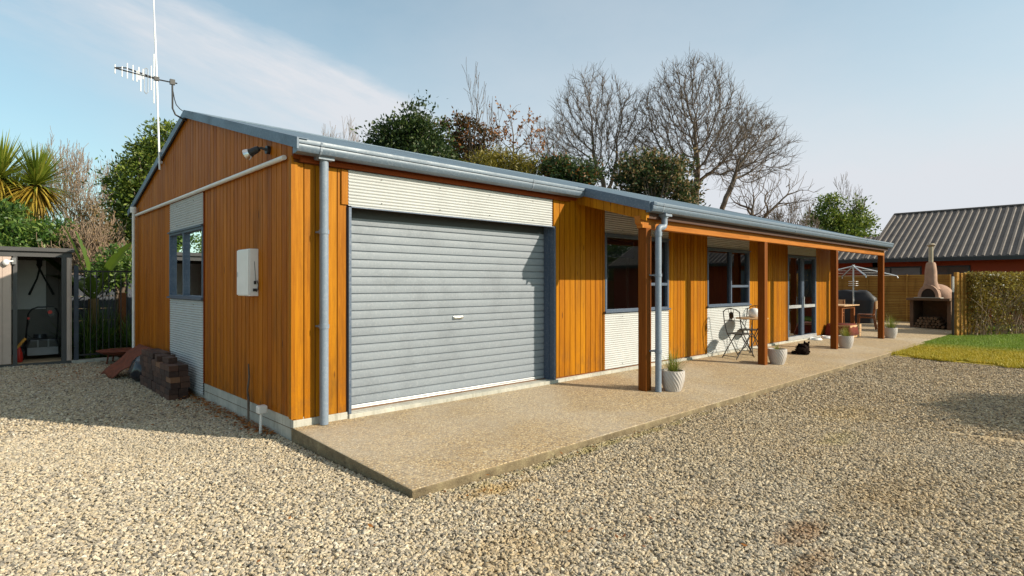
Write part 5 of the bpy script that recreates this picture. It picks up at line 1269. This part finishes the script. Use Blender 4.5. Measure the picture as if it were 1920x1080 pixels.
ct_.rotation_euler = (0, 0, R(8)); ct_.scale = (.88, 1.0, .95)
for lab, x, y in (('white pet bowl nearer the glazed door on the concrete', 13.05, -.17), ('white pet bowl beside the red blanket', 13.75, -.19)):
    z0 = slabz(y) + .001; b = MB(); b.lathe((x, y, z0), [(.14, 0), (.15, .005), (.115, .055), (.108, .058), (.085, .02), (.01, .018)], 28); tag(part('pet_bowl', b, M['white'], None, smooth=50), lab, 'bowl', 'white pet bowls by the wall')
cr_ = thing('timber_crate', 'pale timber crate half covered by a red blanket at the wall end', 'crate', (14.6, -.4, slabz(-.4)))
b = MB(); 
for k in range(3): b.box(14.15, 15.0, -.62, -.60, .13 + .11 * k, .225 + .11 * k); b.box(14.15, 15.0, -.14, -.12, .13 + .11 * k, .225 + .11 * k); b.box(14.13, 14.149, -.62, -.12, .13 + .11 * k, .225 + .11 * k); b.box(15.001, 15.02, -.62, -.12, .13 + .11 * k, .225 + .11 * k)
b.box(14.15, 15.0, -.6, -.14, .125, .14)
part('slats', b, M['palewood'], cr_)
bl2 = MB(); n = 16
for j in range(n + 1):
    for i in range(n + 1):
        u = i / n; v_ = j / n; x = 13.98 + .72 * u; y = -.66 + .60 * v_; h_ = .47 if u > .25 else .14 + .33 * (u / .25) ** .7
        if v_ < .12: h_ = min(h_, .2 + .27 * (v_ / .12) ** .5)
        bl2.v.append((x, y, h_ + .012 * math.sin(u * 14 + v_ * 5)))
for j in range(n):
    for i in range(n): a_ = j * (n + 1) + i; bl2.f.append((a_, a_ + 1, a_ + n + 2, a_ + n + 1))
o = part('blanket', bl2, M['blanket'], None, smooth=80); m_ = o.modifiers.new('t', 'SOLIDIFY'); m_.thickness = .01; tag(o, 'dark red blanket draped over the timber crate', 'blanket')

# ------------------------------------------------------------------ patio furniture at the far end
dt = thing('dining_table', 'dark timber outdoor dining table in front of the covered barbecue', 'table', (17.2, .95, .135))
b = MB(); b.box(16.55, 17.95, .25, 1.75, .845, .875)
part('tabletop', b, M['palewood'], dt, bev=.006)
b = MB(); b.box(16.65, 17.85, .35, 1.65, .77, .844); part('apron', b, M['darkwood'], dt)
for x in (16.65, 17.75):
    for y in (.35, 1.55): b = MB(); b.box(x, x + .1, y, y + .1, .135, .77); part('leg', b, M['darkwood'], dt)
def chair(label, loc, rz):
    t_ = thing('dining_chair', label, 'chair', (0, 0, 0), 'timber dining chairs around the patio table')
    b = MB(); b.box(-.22, .22, -.22, .22, .43, .46); part('seat', b, M['darkwood'], t_, bev=.01)
    for sx_ in (-1, 1):
        b = MB(); b.tube([(.21, .20 * sx_, 0), (.19, .20 * sx_, .43)], .018, 8); part('leg', b, M['darkwood'], t_)
        b = MB(); b.tube([(-.27, .20 * sx_, 0), (-.20, .20 * sx_, .45), (-.25, .20 * sx_, .84)], .018, 8); part('leg', b, M['darkwood'], t_)
    b = MB(); n = 8
    for k in range(n): y0 = -.22 + .44 * k / n; xx = -.26 - .03 * math.sin(math.pi * (k + .5) / n); b.box(xx - .012, xx + .012, y0, y0 + .44 / n + .002, .62, .86)
    part('backrest', b, M['palewood'], t_)
    b = MB(); b.box(-.2, .2, -.2, -.17, .34, .37); b.box(-.2, .2, .17, .2, .34, .37); part('stretcher', b, M['darkwood'], t_, split=True)
    t_.location = loc; t_.rotation_euler = (0, 0, rz)
chair('timber dining chair with pale backrest at the right end of the patio table', (17.75, .02, .135), R(100))
chair('timber dining chair on the far side of the patio table, near the barbecue cover', (18.45, 1.1, .135), R(185))
bq = thing('barbecue', 'large barbecue hidden under a black fitted cover by the slat fence', 'barbecue', (20.9, 1.5, .135))
b = MB(); n = 30; m = 12
def superpt(a_, hx, hy, e=3.2): c, s = math.cos(a_), math.sin(a_); k = (abs(c) ** e + abs(s) ** e) ** (-1 / e); return hx * c * k, hy * s * k
lv = [(0, .80, 0), (.3, .81, 0), (.6, .82, 0), (.78, .83, 0), (.86, .82, 0), (.95, .70, 0), (1.06, .60, 0), (1.12, .50, 0), (1.135, .25, 0)]
for i, (z, s, _) in enumerate(lv):
    for k in range(n):
        a_ = 2 * math.pi * k / n; hx, hy = superpt(a_, .36 * (s if i > 4 else .8 + .1) , .95 * s); w = .018 * math.sin(a_ * 9 + z * 5) * (1 - z / 1.4)
        b.v.append((20.9 + hx + w, 1.35 + hy + w, .14 + z + (.03 * math.sin(a_ * 3) if i > 3 else 0)))
for i in range(len(lv) - 1):
    for k in range(n): k2 = (k + 1) % n; b.f.append((i * n + k, i * n + k2, (i + 1) * n + k2, (i + 1) * n + k))
b.f.append(tuple((len(lv) - 1) * n + k for k in range(n)))
part('cover', b, M['cover'], bq, smooth=60)
b = MB(); 
for y in (.7, 2.0): b.tube([(20.75, y, .17), (20.79, y, .17)], .035, 12)
part('castor', b, M['rubber'], bq, split=True)
# rotary clothesline
def clothesline(label, c, size, s=1.0):
    t_ = thing('clothesline', label, 'clothesline', (c[0], c[1], 0), 'rotary clotheslines'); cx_, cy_, cz_ = c
    b = MB(); b.tube([(cx_, cy_, 0), (cx_, cy_, cz_ + .02)], .024, 10); part('pole', b, M['silver'], t_)
    for k in range(4):
        a_ = k * math.pi / 2 + .55; b = MB(); b.tube([(cx_, cy_, cz_), (cx_ + size * math.cos(a_), cy_ + size * math.sin(a_), cz_ - .26 * size)], .023, 8)
        b.tube([(cx_ + size * math.cos(a_), cy_ + size * math.sin(a_), cz_ - .26 * size), (cx_ + size * 1.02 * math.cos(a_), cy_ + size * 1.02 * math.sin(a_), cz_ - .26 * size - .07)], .016, 6); part('arm', b, M['silver'], t_)
    for f_ in (.45, .7, .97):
        b = MB(); pts = [(cx_ + size * f_ * math.cos(k * math.pi / 2 + .55), cy_ + size * f_ * math.sin(k * math.pi / 2 + .55), cz_ - .26 * size * f_) for k in range(5)]
        b.tube(pts, .0018, 4); part('line', b, M['whitepvc'], t_)
    b = MB(); b.tube([(cx_, cy_, cz_ - .06), (cx_, cy_, cz_ + .05)], .035, 10); part('hub', b, M['silver'], t_)
    for z in (.55, .62, .69): 
        b = MB(); b.box(cx_ - .12, cx_ + .12, cy_ - .12, cy_ + .12, cz_ - z, cz_ - z + .02); part('peg_rail', b, M['whitepvc'], t_)
p = at(1600, 499, 20.5); clothesline('silver rotary clothesline seen under the verandah roof above the slat fence', (p.x, p.y, p.z), 1.35)
p = at(193, 506, 17); clothesline('silver rotary clothesline behind the dark blue grey fence on the left', (p.x, p.y, p.z), 1.2)

# ------------------------------------------------------------------ slat fence, oven
sfn = thing('slat_fence', 'horizontal slat timber fence closing the patio behind the barbecue', 'fence', (22.8, 2, .1))
def slat_run(t_, p0, p1, z0, z1, pitch=.062, sw=.048, npost=5, mat='slat'):
    p0 = Vector((*p0, 0)); p1 = Vector((*p1, 0)); d = p1 - p0; L_ = d.length; d.normalize(); nn = Vector((d.y, -d.x, 0)); b = MB(); z = z0; ang = math.atan2(d.y, d.x)
    while z < z1:
        c = (p0 + p1) / 2; b.obox((c.x, c.y, z + sw / 2), (L_, .018, sw), (0, 0, ang)); z += pitch
    part('slats', b, M[mat], t_)
    for k in range(npost + 1):
        c = p0 + d * (L_ * k / npost); b = MB(); b.obox((c.x + nn.x * .035, c.y + nn.y * .035, (z0 + z1) / 2 + .0), (.05, .045, z1 - z0 + .02), (0, 0, ang)); part('fence_post', b, M[mat], t_)
    c = (p0 + p1) / 2 - nn * .03; b = MB(); b.obox((c.x, c.y, (z0 + z1) / 2), (L_, .012, z1 - z0 - .02), (0, 0, ang)); part('backing', b, M['darkwood'], t_)
slat_run(sfn, (22.8, 9.0), (22.8, -1.2), .12, 1.84, npost=8)
# neighbour's pizza oven
ov = thing('pizza_oven', 'buff clay wood fired pizza oven with tall chimney on a block stand', 'pizza oven', (20.6, -1.0, .1))
ox, oy = 20.6, -1.18; ang = R(-97)   # faces towards the patio
def rot(x, y): return (ox + x * math.cos(ang) - y * math.sin(ang), oy + x * math.sin(ang) + y * math.cos(ang))
def obx(mb, x0, x1, y0, y1, z0, z1):
    c = rot((x0 + x1) / 2, (y0 + y1) / 2); mb.obox((c[0], c[1], (z0 + z1) / 2), (x1 - x0, y1 - y0, z1 - z0), (0, 0, ang))
OA = ang
b = MB(); obx(b, -.56, -.46, -.45, .45, .05, .98); obx(b, .46, .56, -.45, .45, .05, .98); obx(b, -.459, .459, .38, .45, .05, .98); obx(b, -.499, -.36, -.44, -.36, .05, .9) if 0 else None
st_ = part('stand', b, M['block'], ov, split=True)
b = MB(); obx(b, -.59, .59, -.66, .50, .985, 1.06); part('hearth_slab', b, M['block'], ov, bev=.008)
b = MB(); obx(b, -.36, .36, -.70, -.42, 1.062, 1.086); part('ledge', b, M['concrete'], ov)
b = MB(); n, m = 28, 10                      # dome
for i in range(m + 1):
    t_ = (math.pi / 2) * i / m
    for k in range(n):
        a_ = 2 * math.pi * k / n; x, y = .47 * math.cos(t_) * math.cos(a_), .47 * math.cos(t_) * math.sin(a_); q = rot(x + .04, y + .02); b.v.append((q[0], q[1], 1.062 + .45 * math.sin(t_)))
for i in range(m):
    for k in range(n): k2 = (k + 1) % n; b.f.append((i * n + k, i * n + k2, (i + 1) * n + k2, (i + 1) * n + k))
part('dome', b, M['clay'], ov, smooth=60)
b = MB(); arch = [(.29 * math.cos(math.pi * k / 12), .40 * math.sin(math.pi * k / 12)) for k in range(13)]; inn = [(.20 * math.cos(math.pi * k / 12), .28 * math.sin(math.pi * k / 12)) for k in range(13)]
for k in range(12):
    for (y0, y1) in ((-.60, -.38),):
        q = [arch[k], arch[k + 1], inn[k + 1], inn[k]]; b.add([(*rot(x, y0), 1.087 + z) for x, z in q] + [(*rot(x, y1), 1.087 + z) for x, z in q], [(0, 1, 2, 3), (7, 6, 5, 4), (0, 4, 5, 1), (2, 6, 7, 3)])
part('arch', b, M['clay'], ov, smooth=40)
b = MB(); b.add([(*rot(x, -.565), 1.087 + z) for x, z in inn], [tuple(range(13))]); part('mouth', b, M['soil'], ov)
b = MB(); q = rot(.0, -.36); secs = [(1.34, .25, .20), (1.46, .20, .17), (1.60, .16, .16), (1.9, .155, .15), (2.15, .125, .125), (2.20, .10, .10)]
for z, hx, hy in secs:
    for k in range(20): a_ = 2 * math.pi * k / 20; x, y = superpt(a_, hx, hy, 3); qq = rot(x, y - .36); b.v.append((qq[0], qq[1], z))
for i in range(len(secs) - 1):
    for k in range(20): k2 = (k + 1) % 20; b.f.append((i * 20 + k, i * 20 + k2, (i + 1) * 20 + k2, (i + 1) * 20 + k))
b.f.append(tuple(range(5 * 20, 6 * 20))); part('chimney', b, M['clay'], ov, smooth=45)
b = MB(); qq = rot(0, -.36); b.tube([(qq[0], qq[1], 2.15), (qq[0], qq[1], 2.72)], .065, 16); b.tube([(qq[0], qq[1], 2.70), (qq[0], qq[1], 2.74)], [.07, .12], 16); b.tube([(qq[0], qq[1], 2.76), (qq[0], qq[1], 2.80)], [.13, .09], 16); b.tube([(qq[0], qq[1], 2.70), (qq[0], qq[1], 2.78)], .03, 6); part('flue', b, plain('tan flue steel', (.40, .33, .24, 1), .4, .3), ov, smooth=40)
random.seed(12); k = 0
for r_ in range(4):
    for c_ in range(8 - r_):
        b = MB(); x = -.40 + .105 * c_ + .05 * r_ + random.uniform(-.01, .01); q0 = rot(x, -.50 + random.uniform(-.03, .03)); q1 = rot(x + random.uniform(-.02, .02), -.05); z = .15 + .088 * r_
        b.tube([(q0[0], q0[1], z), (q1[0], q1[1], z)], random.uniform(.042, .052), 7); tag(part('firewood_log', b, M['firewood'], None), f"firewood log, {['bottom', 'second', 'third', 'top'][r_]} row of the pile under the oven, {ORD[c_]} from its left", 'log', 'firewood stacked under the pizza oven')
# hedge side
hf = thing('timber_screen', 'sunlit upright slat fence panel at the end of the hedge', 'fence', (18.3, -2.1, 0))
h0 = Vector((18.25, -2.12, 0)); hdv = Vector((2.45, -1.28, 0)); hl = hdv.length; hdv.normalize(); hn = Vector((hdv.y, -hdv.x, 0))   # hn points to the viewer side
if hn.dot(Vector((CAM[0], CAM[1], 0)) - h0) < 0: hn = -hn
b = MB(); b.obox((h0.x, h0.y, .92), (.09, .09, 1.84), (0, 0, math.atan2(hdv.y, hdv.x))); part('fence_post', b, M['slat'], hf, bev=.004)
b = MB(); z = .08
while z < 1.80: c = h0 + hdv * .60; b.obox((c.x, c.y, z + .024), (1.1, .02, .046), (0, 0, math.atan2(hdv.y, hdv.x))); z += .056
part('slats', b, M['slat'], hf)
for s_ in (.16, .30, .44, .62): c = h0 + hdv * s_ + hn * .03; b = MB(); b.obox((c.x, c.y, .93), (.07, .022, 1.78), (0, 0, math.atan2(hdv.y, hdv.x))); part('batten', b, M['slat'], hf)
b = MB(); c = h0 - hdv * .13; b.tube([(c.x, c.y, 0), (c.x, c.y, 1.28)], .03, 10); b.obox((c.x, c.y, .6), (.05, .05, 1.2)); gp_ = tag(part('gate_post', b, M['black'], None), 'slim black gate post beside the sunlit slat panel', 'post')
b = MB(); b.tube([(c.x, c.y, 1.28), (c.x, c.y, 1.72)], .028, 10); part('sleeve', b, M['whitepvc'], gp_)
# hedge
hg = thing('hedge', 'tall olive brown climbing hedge beside the sunlit slat panel', 'hedge', (20, -3, 0))
r = np.random.default_rng(77); N_ = 42000; u = r.uniform(.0, 1, N_) ** 1.0 * 5.2 + .28; zz = r.uniform(0, 1, N_) ** .72; z = .05 + 1.80 * zz
dens = r.uniform(0, 1, N_); holes = np.sin(u * 5.1 + 1) * np.sin(z * 4.3 + u * 2) ; keep = (dens < np.clip(.18 + 1.1 * zz, 0, 1)) & ~((u > 1.9) & (z < .62) & (dens > .06)) & ((holes < .75) | (dens < .35))
u, z = u[keep], z[keep]; n_ = r.normal(0, .13, len(u)) + .12 + .05 * np.sin(u * 4 + z * 5)
top = 1.86 + .05 * np.sin(u * 3.3) + .03 * np.sin(u * 9); z = np.minimum(z, top + r.normal(0, .03, len(u)))
pts = np.stack([h0.x + hdv.x * u + hn.x * n_, h0.y + hdv.y * u + hn.y * n_, z], 1); nr = np.tile(np.array([hn.x, hn.y, .1]), (len(u), 1))
quads_obj('crown', leaves_np(pts, nr, .065, .42, 5, .4), M['leaf_hedge'], hg)
tb = TB()
for k in range(260):
    uu = r.uniform(.35, 5.2); p = h0 + hdv * uu + hn * r.uniform(-.05, .22); p.z = 0; d = Vector((r.normal(0, .18), r.normal(0, .18), 1)).normalized(); rad_ = r.uniform(.004, .012) if k > 26 else r.uniform(.014, .024)
    for s_ in range(5): q_ = p + d * .32; tb.seg(tuple(p), tuple(q_), rad_, rad_ * .85); rad_ *= .82; d = (d + Vector((r.normal(0, .22), r.normal(0, .22), r.normal(.05, .1)))).normalized(); p = q_
P, Q, ra, rb = tb.arrays(); segs_obj('stems', P, Q, ra, rb, M['bark_pale'], hg, 4)
for k in range(14): pass
fl2 = MB()
for k in range(12): uu = r.uniform(.4, 4.5); p = h0 + hdv * uu + hn * .34; fl2.ball((p.x, p.y, r.uniform(1.2, 1.85)), r.uniform(.018, .035), 7, 5)
part('blossom', fl2, M['white'], hg, split=True)
# pool fence behind hedge
pf2 = thing('pool_fence', 'black tube pool fence showing under the hedge at the right', 'fence', (21, -4, 0))
b = MB(); pa = h0 + hdv * 1.9 - hn * .35; pb = h0 + hdv * 9 - hn * .35
for z in (.12, 1.2): b.tube([(pa.x, pa.y, z), (pb.x, pb.y, z)], .016, 6)
part('rail', b, M['black'], pf2, split=True)
for k in range(56): c = pa.lerp(pb, k / 55); b = MB(); b.tube([(c.x, c.y, .05), (c.x, c.y, 1.22)], .008, 5); part('picket', b, M['black'], pf2)
o = sheet('far_lawn', [(19.3, -3.3), (26, -3.3), (26, -14), (23.5, -14), (23.305, -1.97), (23.305, -3.0)][0:1] + [(19.3, -3.3), (26.2, -2.0), (26.2, -14), (23.4, -14), (23.4, -3.3)][1:], .004, M['lawn']); o['label'] = 'strip of grass in front of the red house'

# ------------------------------------------------------------------ neighbour house
nh = thing('neighbour_house', 'low brick red house with long grey ribbed roof beyond the fence', 'house', (26.5, -2, 0))
NX = 26.6; ez, rz_ = 2.58, 4.85; EX = 26.0; RX = 30.6
b = MB(); b.box(NX, NX + .2, -16, 7.6, 0, 2.55); b.prism([(NX, 0), (34.4, 0), (34.4, 2.6), (RX, 4.7), (NX, 2.55)], lambda q, d: (q[0], d, q[1]), 2.0, 2.2) ; b.box(NX + .2, 33, 7.4, 7.6, 0, 2.5)
part('wall', b, M['redwall'], nh)
def ribroof(mb, y0, y1, xa, za, xb, zb, pitch=.245, h_=.045):
    y = y0; dz = (zb - za) / (xb - xa)
    while y < y1 - .01:
        e = min(y + pitch, y1); w = pitch * .28
        ys_ = [(y, 0), (y + pitch * .30, 0), (y + pitch * .40, h_), (y + pitch * .66, h_), (y + pitch * .76, 0), (e, 0)]
        for (a_, ha), (b_, hb) in zip(ys_[:-1], ys_[1:]):
            k = len(mb.v); mb.v += [(xa, a_, za + ha), (xa, b_, za + hb), (xb, b_, zb + hb), (xb, a_, zb + ha)]; mb.f.append((k, k + 1, k + 2, k + 3))
            k = len(mb.v); mb.v += [(xa, a_, za + ha), (xa, b_, za + hb), (xa, b_, za - .02), (xa, a_, za - .02)]; mb.f.append((k, k + 1, k + 2, k + 3))
        y = e
b = MB(); ribroof(b, -16, 2.3, EX, ez, RX, rz_); nr_ = part('roof', b, M['greyroof'], nh, flip=True)
b = MB(); ribroof(b, -16, 2.3, RX + 4.6, ez, RX, rz_); b.v = b.v; part('roof', b, M['greyroof'], nh, flip=True)
b = MB(); ribroof(b, 2.3, 8.2, EX, ez, EX + 2.2, ez + 1.09); part('roof', b, M['greyroof'], nh, flip=True)
b = MB(); ribroof(b, 2.3, 8.2, EX + 4.4, ez, EX + 2.2, ez + 1.09); part('roof', b, M['greyroof'], nh, flip=True)
b = MB(); b.tube([(RX, -16, rz_ + .04), (RX, 2.32, rz_ + .04)], .05, 8); b.prism([(EX, ez - .02), (EX, ez + .05), (RX, rz_ + .06), (RX, rz_ - .02)], lambda q, d: (q[0], d, q[1]), 2.3, 2.35); part('ridge_cap', b, M['greyroof'], nh)
b = MB(); b.box(EX - .10, EX - .001, -16, 8.2, ez - .16, ez - .02); b.box(EX, NX, -16, 8.2, ez - .06, ez - .03); part('gutter', b, M['eave'], nh)
def nwin(y0, y1, z0, z1, mat):
    f = MB(); f.box(NX - .04, NX - .001, y0, y1, z0, z1); w_ = part('window', f, M['eave'], nh); g_ = MB(); mid = (y0 + y1) / 2
    g_.add([(NX - .043, y0 + .06, z0 + .06), (NX - .043, mid - .03, z0 + .06), (NX - .043, mid - .03, z1 - .06), (NX - .043, y0 + .06, z1 - .06)], [(0, 1, 2, 3)]); g_.add([(NX - .043, mid + .03, z0 + .06), (NX - .043, y1 - .06, z0 + .06), (NX - .043, y1 - .06, z1 - .06), (NX - .043, mid + .03, z1 - .06)], [(0, 1, 2, 3)]); part('pane', g_, mat, w_)
gm = plain('reflective dark glass', (.05, .06, .075, 1), .06, 0, .1)
nwin(.4, 2.6, 1.2, 2.25, plain('grey drawn blind behind glass', (.16, .16, .17, 1), .3)); nwin(-1.2, .2, 1.2, 2.25, gm); nwin(-5.6, -3.9, .9, 2.2, gm); nwin(-8.2, -6.1, .5, 2.25, plain('blue grey glass', (.10, .14, .20, 1), .1)); nwin(4.0, 6.0, 1.0, 2.2, gm)
b = MB(); z_ = ez + (27.0 - EX) * .493; b.tube([(27.0, -5.35, z_ - .1), (27.0, -5.35, z_ + .45)], .10, 14); b.tube([(27.0, -5.35, z_ + .40), (27.0, -5.35, z_ + .50)], .13, 14); part('roof_vent', b, M['whitepvc'], nh)
# ------------------------------------------------------------------ trees behind the viewer (seen in glass, one shades the drive)
def bk(x, y, z, rx, rz): return (x, y, z, rx, rx, rz)
leafy('round clipped tree beside the drive whose shadow falls on the gravel', (9.8, -9.7, 0), [(9.73, -9.6, 2.6, 1.4, 1.2, .42)], 34000, 420, .15, .11, 'leaf_mid', 91, group='garden trees across the drive', shell=.15, trunk_r=.09)
for k, (x, y, h_) in enumerate(((14, -22, 2.4), (20, -24, 3.0), (27, -21, 2.6), (35, -23, 3.2))):
    leafy(['broad green tree across the drive facing the garage end', 'tall dark green tree across the drive facing the windows', 'rounded green tree across the drive facing the glazed door', 'large green tree across the drive near the red house'][k], (x, y, 0), [bk(x, y, h_, 2.6, 2.0), bk(x + 1.5, y + .6, h_ * .8, 1.8, 1.5)], 7000, 90, .45, .26, 'leaf_mid' if k % 2 else 'leaf_dark', 92 + k, group='garden trees across the drive', shell=.4)
leafy('full green garden tree left of the shed, mirrored in the gable window', (-5.5, 19, 0), [(-5.5, 19, 3.0, 1.9, 1.9, 1.9), (-7.5, 21, 2.6, 1.8, 1.8, 1.7)], 11000, 100, .32, .16, 'leaf_mid', 97, group='green trees on the left', shell=.3)
leafy('yellowing tree farther left of the shed, mirrored in the gable window', (-11, 24, 0), [(-11, 24, 3.6, 2.6, 2.6, 2.4)], 9000, 90, .4, .2, 'leaf_yellow', 98, group='green trees on the left', shell=.3)
wf = thing('timber_boundary_fence', 'plain timber boundary fence across the drive from the house', 'fence', (10, -17, 0)); b = MB()
for k in range(130): b.box(2 + .22 * k, 2 + .22 * k + .20, -17, -16.98, 0, 1.7)
part('palings', b, M['slat'], wf)
